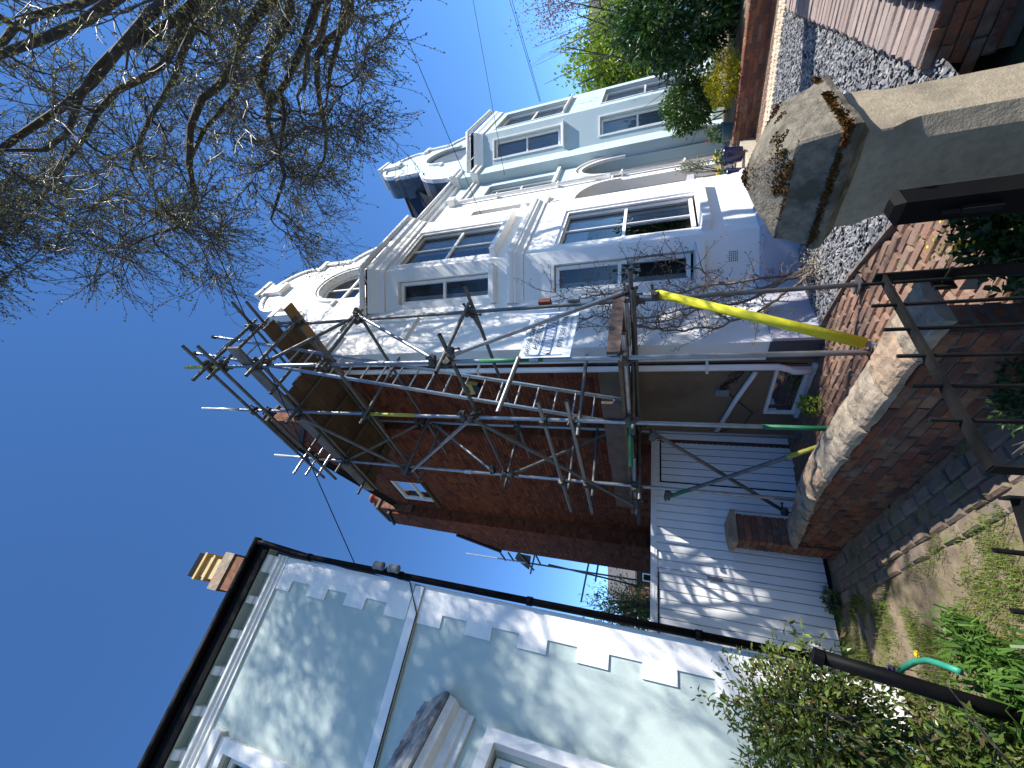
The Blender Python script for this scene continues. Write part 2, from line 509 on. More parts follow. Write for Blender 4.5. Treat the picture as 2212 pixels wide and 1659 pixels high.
# ---- bricks: shared meshes for the ones that are objects, one joined part for the rest
BRICK_MESH = {}


def brick_meshes(m, rough):
    if m not in BRICK_MESH:
        out = []
        for k in range(6):
            r = random.Random(k * 7 + 1)
            b = MB()
            j = lambda a: a + (r.random() - 0.5) * rough
            e = 0.06 if rough < 0.05 else 0.13
            # a box with a chamfered front rim: -0.5..0.5 in a and z, front at b = 1, back at b = 0
            back = [(-0.5, 0, -0.5), (0.5, 0, -0.5), (0.5, 0, 0.5), (-0.5, 0, 0.5)]
            mid = [(j(-0.5), 0.72, j(-0.5)), (j(0.5), 0.72, j(-0.5)), (j(0.5), 0.72, j(0.5)), (j(-0.5), 0.72, j(0.5))]
            fr_ = [(j(-0.5 + e * 0.5), 1 + (r.random() - .5) * rough, j(-0.5 + e)), (j(0.5 - e * 0.5), 1 + (r.random() - .5) * rough, j(-0.5 + e)),
                   (j(0.5 - e * 0.5), 1 + (r.random() - .5) * rough, j(0.5 - e)), (j(-0.5 + e * 0.5), 1 + (r.random() - .5) * rough, j(0.5 - e))]
            b.add(back + mid + fr_, [(0, 1, 5, 4), (1, 2, 6, 5), (2, 3, 7, 6), (3, 0, 4, 7), (4, 5, 9, 8), (5, 6, 10, 9), (6, 7, 11, 10), (7, 4, 8, 11), (8, 9, 10, 11)])
            out.append(b.mesh('brick', m))
        BRICK_MESH[m] = out
    return BRICK_MESH[m]


def lay(name, m, items, parent, most=300, rough=0.04, stuff=None):
    """items: (origin Vector, axis-a, axis-b(out), axis-up, length, depth, height). The nearest are objects."""
    cp = Vector((0, 0, EYE))
    items = sorted(items, key=lambda q: (q[0] - cp).length)
    ms = brick_meshes(m, rough)
    for i, (o, a, b, u, l, d, h) in enumerate(items[:most]):
        ob = bpy.data.objects.new(name, ms[R.randrange(len(ms))])
        COL.objects.link(ob)
        M4 = Matrix(((a.x * l, b.x * d, u.x * h, o.x), (a.y * l, b.y * d, u.y * h, o.y), (a.z * l, b.z * d, u.z * h, o.z), (0, 0, 0, 1)))
        if parent is not None:
            ob.parent = parent
            if parent.type == 'EMPTY':
                ob.matrix_parent_inverse = Matrix.Translation(-parent.location)
        ob.matrix_basis = M4
    rest = items[most:]
    if rest:
        mb = MB()
        for (o, a, b, u, l, d, h) in rest:
            A, Bq, U = a * (l / 2), b * d, u * (h / 2)
            p = [o - A - U, o + A - U, o + A + U, o - A + U]
            mb.add(p + [q + Bq for q in p], [(4, 5, 6, 7), (0, 1, 5, 4), (1, 2, 6, 5), (2, 3, 7, 6), (3, 0, 4, 7)])
        mb.build(stuff or (name + '_mass'), m, parent, kind='stuff')


UPV = Vector((0, 0, 1))


def span(poly, z):
    """left and right end of a polygon at height z (1, 0 when it is not there)"""
    xs = []
    for i in range(len(poly)):
        a, b = poly[i - 1], poly[i]
        if (a[1] > z) != (b[1] > z):
            xs.append(a[0] + (b[0] - a[0]) * (z - a[1]) / (b[1] - a[1]))
    return (min(xs), max(xs)) if len(xs) > 1 else (1, 0)


def wall_bricks(fr, poly, b, holes=(), z0=0.0, L=0.215, H=0.065, J=0.010, depth=0.012, flemish=True, jit=0.002):
    """brick positions on the wall plane b of frame fr inside poly (a, z)"""
    out = []
    zs = [p[1] for p in poly]
    as_ = [p[0] for p in poly]
    z = z0
    row = 0
    Hd = L / 2 - J / 2
    while z < max(zs):
        if z + H > min(zs):
            a = min(as_) - (0 if row % 2 == 0 else (L * 0.75 if flemish else L / 2 + J / 2)) - L
            k = row
            while a < max(as_):
                l = L if (not flemish or k % 2 == 0) else Hd
                zc = z + H / 2
                lo, hi = span(poly, zc)
                for h in holes:
                    h0, h1 = span(h, zc)
                    if h0 < h1:
                        if a + l / 2 < (h0 + h1) / 2:
                            hi = min(hi, h0)
                        else:
                            lo = max(lo, h1)
                b0_, b1_ = max(a, lo), min(a + l, hi)
                if b1_ - b0_ > 0.025:
                    out.append((fr((b0_ + b1_) / 2, b + (R.random() - 0.5) * jit, zc), fr.a, fr.b, UPV, b1_ - b0_, depth, H))
                a += l + J
                k += 1
        z += H + J
        row += 1
    return out


def leaves(mb, c, rx, ry, rz, n, l, w, shell=0.5, droop=0.0, seed=0, lump=0.35, out=0.6):
    """n leaves spread through an uneven ellipsoid"""
    r = random.Random(seed)
    c = Vector(c)
    k = 0
    while k < n:
        d = Vector((r.gauss(0, 1), r.gauss(0, 1), r.gauss(0, 1)))
        if d.length < 1e-4:
            continue
        d.normalize()
        q = 1 + lump * noise.noise(d * 2.1 + Vector((seed * 3.7, 0, 0))) + lump * 0.6 * noise.noise(d * 5.0 + Vector((0, seed, 0)))
        t = (shell + (1 - shell) * r.random()) ** 0.7 * q
        p = c + Vector((d.x * rx * t, d.y * ry * t, d.z * rz * t))
        dirv = (d * out + Vector((r.gauss(0, 0.5), r.gauss(0, 0.5), r.gauss(0, 0.5) - droop)))
        if dirv.length < 1e-3:
            continue
        nrm = Vector((r.gauss(0, 0.6), r.gauss(0, 0.6), 1 + r.gauss(0, 0.4)))
        s = 0.7 + 0.6 * r.random()
        mb.leaf(p, dirv, nrm, l * s, w * s)
        k += 1
    return mb

# ================================================================ THE SETTING
def sheet(name, pts, m, z=None, sub=0):
    """flat polygon through world points"""
    mb = MB()
    mb.add(pts, [tuple(range(len(pts)))])
    return mb.build(name, m, kind='structure')


_g = MB()
_g.add([(-900, -900, -0.42), (900, -900, -0.42), (900, 900, -0.42), (-900, 900, -0.42)], [(0, 1, 2, 3)])
_g.build('ground', 'earth', kind='structure')

# low garden wall frame: a runs back to the garage, b points to the lawn
# the street behind the camera: pavement, kerb and road
SF = Fr((0.0, -0.9), (0.79, 0.62), (0.62, -0.79))
sheet('pavement', [SF(-40, -0.2, -0.2), SF(60, -0.2, -0.2), SF(60, 1.6, -0.2), SF(-40, 1.6, -0.2)], 'kerb_stone')
B(SF, -40, 60, 1.6, 1.75, -0.4, -0.196).build('kerb', 'kerb_stone', kind='structure')
sheet('road', [SF(-40, 1.75, -0.31), SF(60, 1.75, -0.31), SF(60, 8.2, -0.31), SF(-40, 8.2, -0.31)], 'asphalt')
LW = Fr((-0.42, 3.66), (-1.73, 2.22), (-2.22, -1.73))
YARD_Z = -0.15


def hp(s, o, z):
    return HF(s, o, z)


# ---- yard of the mint house
yard_pts = [LW(2.95, -0.05, YARD_Z), LW(-1.25, -0.05, YARD_Z), Vector((0.2, 1.2, YARD_Z)), Vector((-1.5, 0.2, YARD_Z)), Vector((-7, -1.5, YARD_Z)), MF(-5, 0.05, YARD_Z), MF(0.02, 0.03, YARD_Z), MF(0.05, -1.2, YARD_Z), MF(1.5, -1.2, YARD_Z)]
mb = MB()
# finely divided so that the soil is uneven
N = 70
gx0, gx1, gy0, gy1 = -7.0, 0.6, -0.6, 6.6
idx = {}
ypoly = [(p.x, p.y) for p in yard_pts]
for i in range(N + 1):
    for j in range(N + 1):
        x, y = gx0 + (gx1 - gx0) * i / N, gy0 + (gy1 - gy0) * j / N
        idx[i, j] = len(mb.v)
        mb.v.append((x, y, YARD_Z - 0.018 + 0.02 * noise.noise(Vector((x * 2.1, y * 2.1, 0))) + 0.008 * noise.noise(Vector((x * 9, y * 9, 3)))))
for i in range(N):
    for j in range(N):
        x, y = gx0 + (gx1 - gx0) * (i + .5) / N, gy0 + (gy1 - gy0) * (j + .5) / N
        if inside(x, y, ypoly):
            mb.f.append((idx[i, j], idx[i + 1, j], idx[i + 1, j + 1], idx[i, j + 1]))
lawn = mb.build('lawn', 'soil', kind='structure')

# brick paving of the yard: a strip along the wall and one along the garage
it = []
for row in range(4):
    b = 0.07 + row * 0.118
    a = -0.9 + (row % 2) * 0.115
    while a < 2.6:
        if R.random() < 0.96:
            p = LW(a + 0.11, b + 0.05, YARD_Z - 0.02 + (R.random() - .5) * 0.014 - 0.03)
            q = Matrix.Rotation((R.random() - .5) * 0.07, 3, 'Z')
            it.append((p, q @ LW.a, UPV, q @ LW.b, 0.215, 0.055, 0.105))
        a += 0.232
for row in range(7):
    o = -1.0 + row * 0.118
    a = 0.0 + (row % 2) * 0.115
    while a < 1.3:
        p = MF(a, o + 0.05, YARD_Z - 0.05 + (R.random() - .5) * 0.016)
        w = p - LW.o
        if w.dot(LW.b) > 0.6 and R.random() < 0.9 - row * 0.1:
            q = Matrix.Rotation((R.random() - .5) * 0.08, 3, 'Z')
            it.append((p, q @ MF.a, UPV, q @ MF.b, 0.215, 0.055, 0.105))
        a += 0.232
lay('yard_brick', 'yard_brick', it, lawn, 300, 0.06)

# ---- driveway of brick pavers between the wall and the house
drv = [(0.47, 0.02), (0.25, 0.87), (-0.07, 1.5), (-0.6, 2.45), (-1.6, 2.4), (-1.5, 1.5), (-1.41, 0.68), (-1.13, -2.1), (-1.0, -2.25), (0.29, -2.0), (0.29, 0.0)]
driveway = sheet('driveway', [hp(s, o, -0.03) for s, o in drv], 'old_mortar')
it = []
s = -1.62
row = 0
while s < 0.5:
    o = -2.3 - (row % 2) * 0.11
    while o < 2.5:
        if inside(s, o, drv):
            q = Matrix.Rotation((R.random() - .5) * 0.05, 3, 'Z')
            it.append((hp(s, o, -0.06 + (R.random() - .5) * 0.012), q @ HF.b, UPV, q @ HF.a, 0.213, 0.062, 0.1))
        o += 0.225
    s += 0.11
    row += 1
lay('paver', 'paver', it, driveway, 300, 0.1, 'pavers_further_off')
E1 = MB()
for p, q in (((0.5, 0.0), (0.25, 0.87)), ((0.25, 0.87), (-0.07, 1.5)), ((-0.07, 1.5), (-0.6, 2.45))):
    f, l = HF.sub(p, q)
    E1.box(f, 0, l + 0.01, -0.012, 0.012, -0.06, 0.035)
E1.build('edging_board', 'timber_grey', driveway)

# ---- slate gravel bed in front of the white house
grv = [(0.5, 0.0), (0.25, 0.88), (-0.06, 1.5), (-0.58, 2.45), (0.1, 2.6), (4.95, 2.66), (4.72, 1.2), (4.7, 0.0)]
gravel_base = sheet('gravel_bed', [hp(s, o, -0.01) for s, o in grv], 'gravel_base')
mb = MB()
rr = random.Random(5)
n = 0
while n < 13500:
    s, o = rr.uniform(-0.6, 4.95), rr.uniform(0, 2.66)
    if not inside(s, o, grv):
        continue
    n += 1
    c = hp(s, o, 0.0 + rr.random() * 0.018)
    l, w, t = rr.uniform(0.012, 0.03), rr.uniform(0.008, 0.018), rr.uniform(0.002, 0.006)
    M3 = (Matrix.Rotation(rr.uniform(0, 2 * PI), 3, 'Z') @ Matrix.Rotation(rr.gauss(0, 0.32), 3, 'X') @ Matrix.Rotation(rr.gauss(0, 0.3), 3, 'Y'))
    q = lambda k: k * rr.uniform(0.65, 1.1)
    vs = [(-q(l), -q(w), -t), (q(l), -q(w), -t), (q(l), q(w), -t), (-q(l), q(w), -t), (-q(l), -q(w), t), (q(l), -q(w), t), (q(l), q(w), t), (-q(l), q(w), t)]
    mb.add([c + M3 @ Vector(v) for v in vs], [(4, 5, 6, 7), (0, 1, 5, 4), (1, 2, 6, 5), (2, 3, 7, 6), (3, 0, 4, 7)])
tag(mb.build('slate_gravel', 'slate_chip', kind='stuff'), 'loose grey slate chippings in the bed before the white house', 'gravel')

# ---- path of brick on edge, then the little brick wall between the two front gardens
path = sheet('path', [hp(4.7, 0.0, -0.006), hp(4.72, 1.2, -0.006), hp(4.98, 2.7, -0.006), hp(5.3, 4.6, -0.006), hp(5.95, 4.6, -0.006), hp(5.95, 0.0, -0.006)], 'soil')
it = []
o = 0.5
while o < 4.4:
    e = 4.72 + max(0, (o - 1.2)) * 0.18
    it.append((hp(e + 0.115, o, -0.035 + (R.random() - .5) * 0.006), HF.a, UPV, HF.b, 0.225, 0.07, 0.066))
    it.append((hp(e + 0.35, o + 0.02, -0.035 + (R.random() - .5) * 0.006), HF.a, UPV, HF.b, 0.225, 0.07, 0.066))
    o += 0.076
lay('edging_brick', 'pale_stone', it, path, 300, 0.08)
it = []
for row in range(5):
    o = 0.5 + (row % 2) * 0.11
    while o < 4.3:
        it.append((hp(5.62 + row * 0.0 + (R.random() - .5) * 0.01, o, -0.04), HF.b, UPV, HF.a, 0.215, 0.05, 0.1)) if row == 0 else None
        it.append((hp(5.2 + row * 0.11, o, -0.045 + (R.random() - .5) * 0.01), HF.b, UPV, HF.a, 0.215, 0.05, 0.1))
        o += 0.225
lay('path_brick', 'paver', [q for q in it if q], path, 200, 0.1)

DF = Fr(HF(5.9, 0, 0), HF.b, -HF.a)
divider = thing('brick_planter_wall', DF(0.85, 0, 0), 'low red brick wall holding up the bed below the laurel hedge', 'wall')
B(DF, 0.5, 6.5, -0.2, -0.006, -0.1, 0.325).build('mortar_core', 'old_mortar', divider)
lay('brick', 'wall_brick', wall_bricks(DF, [(0.5, -0.05), (6.5, -0.05), (6.5, 0.34), (0.5, 0.34)], -0.012, z0=-0.03, L=0.215, H=0.065, depth=0.016, flemish=False, jit=0.008), divider, 150, 0.08)
mb = MB()
a = 0.5
it = []
while a < 6.4:
    it.append((DF(a + 0.05, -0.1, 0.327), DF.a, UPV, DF.b, 0.1, 0.05, 0.225))
    a += 0.112
lay('brick', 'wall_brick', it, divider, 60, 0.08)
bed = MB()
bed.box(HF, 6.1, 16, 1.2, 9, -0.3, 0.33)
bed.build('planting_bed', 'soil', kind='structure')
front_yard = MB()
front_yard.box(HF, 5.95, 14, 0.0, 1.2, -0.3, 0.28)
front_yard.build('entrance_pavement', 'yard_brick', kind='structure')

# ---- brick platform at the foot of the steps (bottom right): rows of brick on edge over a brick face
step = thing('brick_step', hp(0.2, 2.7, 0), 'pinkish brick-on-edge step beside the slate gravel, behind the stone gate pillar', 'step')
B(HF, 0.235, 4.6, 2.58, 3.9, -0.4, 0.075).build('core', 'old_mortar', step)
it = []
s = 0.24
while s < 4.5:
    it.append((hp(s + 0.055, 2.745, 0.04 + (R.random() - .5) * 0.01), HF.b, UPV, HF.a, 0.36, 0.066, 0.112))
    s += 0.124
lay('edge_brick', 'pink_brick', it, step, 70, 0.09)
SFm = Fr(HF(0.23, 2.56, 0), HF.b, -HF.a)
it = []
for row in range(5):
    a = 0.0 - (row % 2) * 0.12
    while a < 1.3:
        it.append((SFm(a + 0.11, 0.0, 0.06 - row * 0.082), SFm.a, SFm.b, UPV, 0.225, 0.018, 0.072))
        a += 0.236
lay('face_brick', 'wall_brick', [q for q in it], step, 60, 0.12)
B(HF, 0.25, 4.6, 2.98, 3.9, 0.07, 0.2).build('riser', 'old_mortar', step)
it = []
s = 0.24
while s < 4.5:
    it.append((hp(s + 0.055, 3.13, 0.185 + (R.random() - .5) * 0.006), HF.b, UPV, HF.a, 0.34, 0.045, 0.112))
    s += 0.124
lay('edge_brick', 'pink_brick', it, step, 60, 0.09)
a_ = []
for row in range(1):
    a = 2.99
    while a < 3.85:
        a_.append((HF(0.235, a + 0.1, 0.135), HF.b, -HF.a, UPV, 0.2, 0.014, 0.09))
        a += 0.21
lay('face_brick', 'pink_brick', a_, step, 20, 0.09)

# ================================================================ LOW GARDEN WALL
gw = thing('garden_wall', LW(0.8, -0.1, 0), 'low old brick garden wall with rounded stone coping beside the driveway', 'wall')


def top_z(a):
    t = min(1, max(0, (a - 0.7) / 1.9))
    return 0.44 - 0.17 * t * t * (3 - 2 * t) - 0.02


A0, A1 = -1.12, 2.5
core = []
k = 24
core_poly = [(A0, -0.3), (A1, -0.3)] + [(A1 - (A1 - A0) * i / k, top_z(A1 - (A1 - A0) * i / k) - 0.004) for i in range(k + 1)]
MB().prism(LW, core_poly, -0.212, -0.012).build('mortar_core', 'old_mortar', gw)
bp = [(A0, -0.3), (A1, -0.3)] + [(A1 - (A1 - A0) * i / k, top_z(A1 - (A1 - A0) * i / k) + 0.02) for i in range(k + 1)]
it = wall_bricks(LW, bp, -0.028, z0=-0.31, L=0.222, H=0.068, J=0.011, depth=0.03, flemish=False, jit=0.012)
q = []
for (o, a, b, u, l, d, h) in it:
    tz = Matrix.Rotation((R.random() - .5) * 0.03, 3, b)
    q.append((o, tz @ a, b, tz @ u, l * R.uniform(0.94, 1.0), d, h * R.uniform(0.92, 1.0)))
lay('brick', 'wall_brick', q, gw, 300, 0.13)
inner = Fr(LW(0, -0.224, 0), LW.a, -LW.b)
it = wall_bricks(inner, bp, -0.028, z0=-0.31, L=0.222, H=0.068, J=0.011, depth=0.03, flemish=False, jit=0.01)
lay('brick', 'wall_brick', it, gw, 0, 0.13, 'driveway_side_bricks')
# coping: rounded stones with broken edges
a = A0 - 0.16
ki = 0
while a < A1:
    l = R.uniform(0.26, 0.46)
    if a + l > A1 - 0.1:
        l = A1 - a
    mb = MB()
    ns, nb = 10, 12
    for i in range(ns + 1):
        aa = a + l * i / ns
        zb = top_z(aa) + 0.012
        for j in range(nb + 1):
            t = PI * j / nb
            bb = -0.122 + 0.172 * math.cos(t)
            zz = 0.078 * (max(0.0, math.sin(t)) ** 0.55)
            nz = noise.noise(Vector((aa * 5, bb * 9, ki * 3.1)))
            n2 = noise.noise(Vector((aa * 17, bb * 19, ki)))
            edge = 1 if 0 < i < ns else 0.0
            p = LW(aa + (0.006 if i == 0 else (-0.006 if i == ns else 0)), bb + 0.022 * nz + 0.006 * n2, zb + zz * (0.95 + 0.4 * nz) + 0.012 * n2 - (0.012 if not edge else 0))
            mb.v.append(tuple(p))
        if i:
            k0 = (i - 1) * (nb + 1)
            for j in range(nb):
                mb.f.append((k0 + j, k0 + j + 1, k0 + nb + 2 + j, k0 + nb + 1 + j))
    mb.f.append(tuple(range(nb, -1, -1)))
    mb.f.append(tuple(range(ns * (nb + 1), (ns + 1) * (nb + 1))))
    for i in range(ns):
        k0 = i * (nb + 1)
        mb.f.append((k0, k0 + nb + 1, k0 + 2 * nb + 1, k0 + nb))
    mb.build('coping_stone', 'coping_stone', gw, smooth=False)
    a += l
    ki += 1
# stone at the near end and the low slab that turns to the drive
mb = MB()
mb.prism(Fr(LW(-1.28, 0, 0), -LW.b, -LW.a), [(0.23, 0.22), (0.46, 0.06), (0.46, 0.12), (0.23, 0.30)], -0.06, 0.06)
mb.build('slab', 'slab_pink', gw)
EF = Fr(LW(A0, -0.224, 0), LW.b, -LW.a)
it = wall_bricks(EF, [(0, -0.3), (0.224, -0.3), (0.224, 0.4), (0, 0.4)], -0.028, z0=-0.31, L=0.222, H=0.068, J=0.011, depth=0.03, flemish=False, jit=0.01)
lay('brick', 'wall_brick', it, gw, 30, 0.13)
# pier at the far end
PB0, PB1, PA0, PA1 = -0.30, 0.03, 2.44, 2.77
B(LW, PA0 + 0.012, PA1 - 0.012, PB0 + 0.012, PB1 - 0.012, -0.3, 0.885).build('pier_core', 'old_mortar', gw)
it = []
for row in range(14):
    z = -0.2 + row * 0.077
    for (fr_, w) in ((Fr(LW(PA0, PB1, 0), LW.a, LW.b), PA1 - PA0), (Fr(LW(PA0, PB0, 0), LW.b, -LW.a), PB1 - PB0), (Fr(LW(PA0, PB0, 0), LW.a, -LW.b), PA1 - PA0)):
        split = 0.65 if row % 2 else 0.35
        for x0, x1 in ((0.0, w * split - 0.005), (w * split + 0.005, w)):
            it.append((fr_((x0 + x1) / 2, -0.012, z + 0.034), fr_.a, fr_.b, UPV, x1 - x0, 0.014, 0.066))
lay('brick', 'wall_brick', it, gw, 90, 0.1)
mb = MB()
c0 = [LW(PA0 - 0.04, PB0 - 0.04, 0.885), LW(PA1 + 0.03, PB0 - 0.04, 0.885), LW(PA1 + 0.03, PB1 + 0.04, 0.885), LW(PA0 - 0.04, PB1 + 0.04, 0.885)]
ctr = sum(c0, Vector()) / 4
c1 = [p + UPV * 0.055 for p in c0]
c2 = [ctr + (p - ctr) * 0.55 + UPV * 0.095 for p in c0]
mb.add(c0 + c1 + c2, [(0, 1, 5, 4), (1, 2, 6, 5), (2, 3, 7, 6), (3, 0, 4, 7), (4, 5, 9, 8), (5, 6, 10, 9), (6, 7, 11, 10), (7, 4, 8, 11), (8, 9, 10, 11), (0, 3, 2, 1)])
mb.build('pier_cap', 'coping_stone', gw)

# ================================================================ STONE GATE PILLAR
PFr = Fr((1.1187, 2.416), (math.sin(rad(52)), math.cos(rad(52))), (math.cos(rad(52)), -math.sin(rad(52))))
pil = thing('gate_pillar', PFr(0, 0, 0), 'weathered square stone gate pillar with mossy pyramid cap, chamfered corners', 'gate pillar')


def section(h, ch, n=10):
    """closed loop of points of a chamfered square of half-width h"""
    c = [(h, -h + ch), (h, h - ch), (h - ch, h), (-h + ch, h), (-h, h - ch), (-h, -h + ch), (-h + ch, -h), (h - ch, -h)]
    out = []
    for i in range(8):
        p, q = c[i], c[(i + 1) % 8]
        k = n if i % 2 == 0 else 3
        out += [(p[0] + (q[0] - p[0]) * t / k, p[1] + (q[1] - p[1]) * t / k) for t in range(k)]
    return out


def loft(levels, m, name, amp, parent, fine=0.0):
    mb = MB()
    cnt = None
    for (h, ch, z) in levels:
        sec = section(h, ch)
        cnt = len(sec)
        for (a, b) in sec:
            v = PFr(a, b, z)
            d = noise.noise(v * 6) * amp + noise.noise(v * 22) * (amp * 0.5)
            r = math.hypot(a, b) or 1
            v = PFr(a + a / r * d, b + b / r * d, z + noise.noise(v * 9 + Vector((5, 1, 2))) * amp * 0.6)
            mb.v.append(tuple(v))
    for i in range(len(levels) - 1):
        for j in range(cnt):
            a, b = i * cnt + j, i * cnt + (j + 1) % cnt
            mb.f.append((a, b, b + cnt, a + cnt))
    e = (len(levels) - 1) * cnt
    mb.f.append(tuple(range(e, e + cnt)))
    o = mb.build(name, m, parent, smooth=False)
    o.data.materials.append(MATS['pillar_crust_shade'])     # shaded left side painted darker: black crust with shade put into the colour
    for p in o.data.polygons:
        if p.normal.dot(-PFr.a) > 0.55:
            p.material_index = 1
    return o


lv = [(0.225, 0.062, -0.4 + i * 0.06) for i in range(21)]
lv += [(0.225, 0.045, 0.85), (0.225, 0.02, 0.88), (0.225, 0.006, 0.905), (0.225, 0.006, 0.95), (0.226, 0.006, 1.0)]
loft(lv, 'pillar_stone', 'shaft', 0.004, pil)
loft([(0.2, 0.006, 0.99), (0.245, 0.006, 1.0), (0.262, 0.006, 1.02), (0.295, 0.01, 1.045), (0.30, 0.012, 1.075), (0.285, 0.012, 1.095), (0.272, 0.01, 1.12), (0.262, 0.01, 1.16), (0.252, 0.01, 1.2), (0.244, 0.012, 1.235), (0.236, 0.014, 1.255),
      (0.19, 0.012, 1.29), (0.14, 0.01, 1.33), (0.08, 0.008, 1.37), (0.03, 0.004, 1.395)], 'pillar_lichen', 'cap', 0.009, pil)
mb = MB()
rr = random.Random(3)
for i in range(9000):
    a, b = rr.uniform(-0.245, 0.245), rr.uniform(-0.245, 0.245)
    m_ = max(abs(a), abs(b))
    z = 1.395 - (m_ - 0.03) * 0.66 if m_ < 0.236 else 1.25
    v = PFr(a, b, z)
    if noise.noise(v * 5.5 + Vector((1.3, 0, 0))) + 0.4 * noise.noise(v * 17) < -0.06:
        continue
    mb.leaf(v - UPV * 0.006, Vector((rr.gauss(0, .7), rr.gauss(0, .7), 0.8)), Vector((rr.gauss(0, 1), rr.gauss(0, 1), 0.3)), rr.uniform(0.008, 0.02), rr.uniform(0.008, 0.014))
for i in range(2600):
    t = rr.random()
    side = rr.random() < 0.5
    e_ = 0.298
    a, b = (-e_ + rr.random() * 0.012, e_ - t * 0.6) if side else (-e_ + t * 0.6, e_ - rr.random() * 0.012)
    v = PFr(a, b, 1.07 + rr.random() * 0.035)
    if noise.noise(v * 6) < 0.08 and t > 0.14:
        continue
    mb.leaf(v, Vector((rr.gauss(0, .7), rr.gauss(0, .7), 0.6)), Vector((rr.gauss(0, 1), rr.gauss(0, 1), 0.3)), rr.uniform(0.008, 0.02), 0.011)
mb.build('moss', 'moss', pil, kind='stuff')

# ================================================================ BLACK POST, IRON GATES, LEANING BLACK POST
gp = thing('gate_post', (0.74, 2.1, -0.2), 'square black timber gate post standing before the stone pillar', 'post')
PG = Fr((0.74, 2.1), PFr.a, PFr.b)
mb = MB()
h = 0.05
mb.hexa([PG(-h, -h, -0.35), PG(h, -h, -0.35), PG(h, h, -0.35), PG(-h, h, -0.35), PG(-h, -h, 0.90), PG(h, -h, 0.90), PG(h, h, 0.90), PG(-h, h, 0.90)])
mb.build('post', 'black_paint', gp)
mb = MB()
mb.hexa([PG(-h - .006, -h - .006, 0.90), PG(h + .006, -h - .006, 0.90), PG(h + .006, h + .006, 0.90), PG(-h - .006, h + .006, 0.90),
         PG(-h + .02, -h + .02, 0.925), PG(h - .02, -h + .02, 0.925), PG(h - .02, h - .02, 0.925), PG(-h + .02, h - .02, 0.925)])
mb.build('post_cap', 'black_paint', gp)
mb = MB()
mb.box(PG, -h - 0.03, -h, -0.012, 0.012, 0.6, 0.72)
mb.tube(PG(-h - 0.02, 0, 0.72), PG(-h - 0.02, 0, 0.78), 0.008)
mb.build('hinge', 'iron_worn', gp)


def gate(name, p0, p1, label, z=0.92, nbars=6, first=0.04, open_end=True):
    d = Vector((p1[0] - p0[0], p1[1] - p0[1], 0))
    L = d.length
    f = Fr(p0, d, (d.y, -d.x))
    g = thing(name, f(L / 2, 0, -0.1), label, 'gate')
    B(f, 0, L, -0.02, 0.02, z - 0.006, z + 0.006).build('top_rail', 'iron_worn', g)
    B(f, 0, L, -0.02, 0.02, 0.02, 0.032).build('bottom_rail', 'iron_worn', g)
    B(f, -0.004, 0.004, -0.022, 0.022, -0.05, z + 0.03).build('stile', 'iron_worn', g)
    if open_end:
        B(f, L - 0.004, L + 0.004, -0.022, 0.022, -0.05, z + 0.002).build('stile', 'iron_worn', g)
    for i in range(nbars):
        x = first + (L - first - 0.03) * i / nbars
        MB().tube(f(x, 0, 0.0), f(x, 0, z + 0.085), 0.0075, 8).build('bar', 'iron_worn', g)
    lt = MB().tube(f(0.03, -0.05, z - 0.2), f(0.03, 0.05, z - 0.2), 0.007, 8)
    lt.box(f, 0.01, 0.06, 0.03, 0.04, z - 0.24, z - 0.17)
    lt.build('latch', 'iron_worn', g)
    return g


gate('iron_gate', (0.465, 2.16), (-0.25, 1.57), 'black iron gate with round bars rising above a flat sloping top rail')
gate('side_gate', (-0.33, 1.56), (-1.05, 1.26), 'second black iron gate leaf, only a rail and bar ends showing over the lawn', z=0.87, nbars=4, first=0.15)
bpost = thing('iron_post', (-1.78, 3.0, YARD_Z), 'round black iron post standing in the lily bed by the shrub', 'post')
MB().path([(-1.83, 2.94, -0.2), (-1.79, 2.98, 0.3), (-1.745, 3.03, 0.86)], [0.045, 0.043, 0.042], 12).build('shaft', 'black_paint', bpost, smooth=True)
MB().path([(-1.752, 3.022, 0.85), (-1.742, 3.032, 0.9)], [0.052, 0.046], 12).build('collar', 'black_paint', bpost)

# ================================================================ HOUSES
def window(fr, parent, a0, a1, z0, z1, b, fw=0.055, m='white_gloss', vbar=False, d=0.07, mid=0.5, split=True):
    """a sash window set in its opening: frame, two sashes of glass"""
    mb = MB()
    mb.strip(fr, [(a0, z0), (a1, z0), (a1, z1), (a0, z1)], fw, b - d, b, closed=True)
    zm = z0 + (z1 - z0) * mid
    if split:
        mb.box(fr, a0 + fw, a1 - fw, b - d + 0.01, b - 0.008, zm - 0.026, zm + 0.026)
    if vbar:
        ac = (a0 + a1) / 2
        mb.box(fr, ac - 0.011, ac + 0.011, b - d + 0.02, b - 0.018, z0 + fw, zm - 0.026)
        mb.box(fr, ac - 0.011, ac + 0.011, b - d + 0.02, b - 0.018, zm + 0.026, z1 - fw)
    w = mb.build('window', m, parent)
    spans = ((z0 + fw, zm - 0.026), (zm + 0.026, z1 - fw)) if split else ((z0 + fw, z1 - fw),)
    for (q0, q1) in spans:
        g = MB()
        g.add([fr(a0 + fw, b - d * 0.6, q0), fr(a1 - fw, b - d * 0.6, q0), fr(a1 - fw, b - d * 0.6, q1), fr(a0 + fw, b - d * 0.6, q1)], [(0, 1, 2, 3)])
        g.build('pane', 'glass', w)
    return w


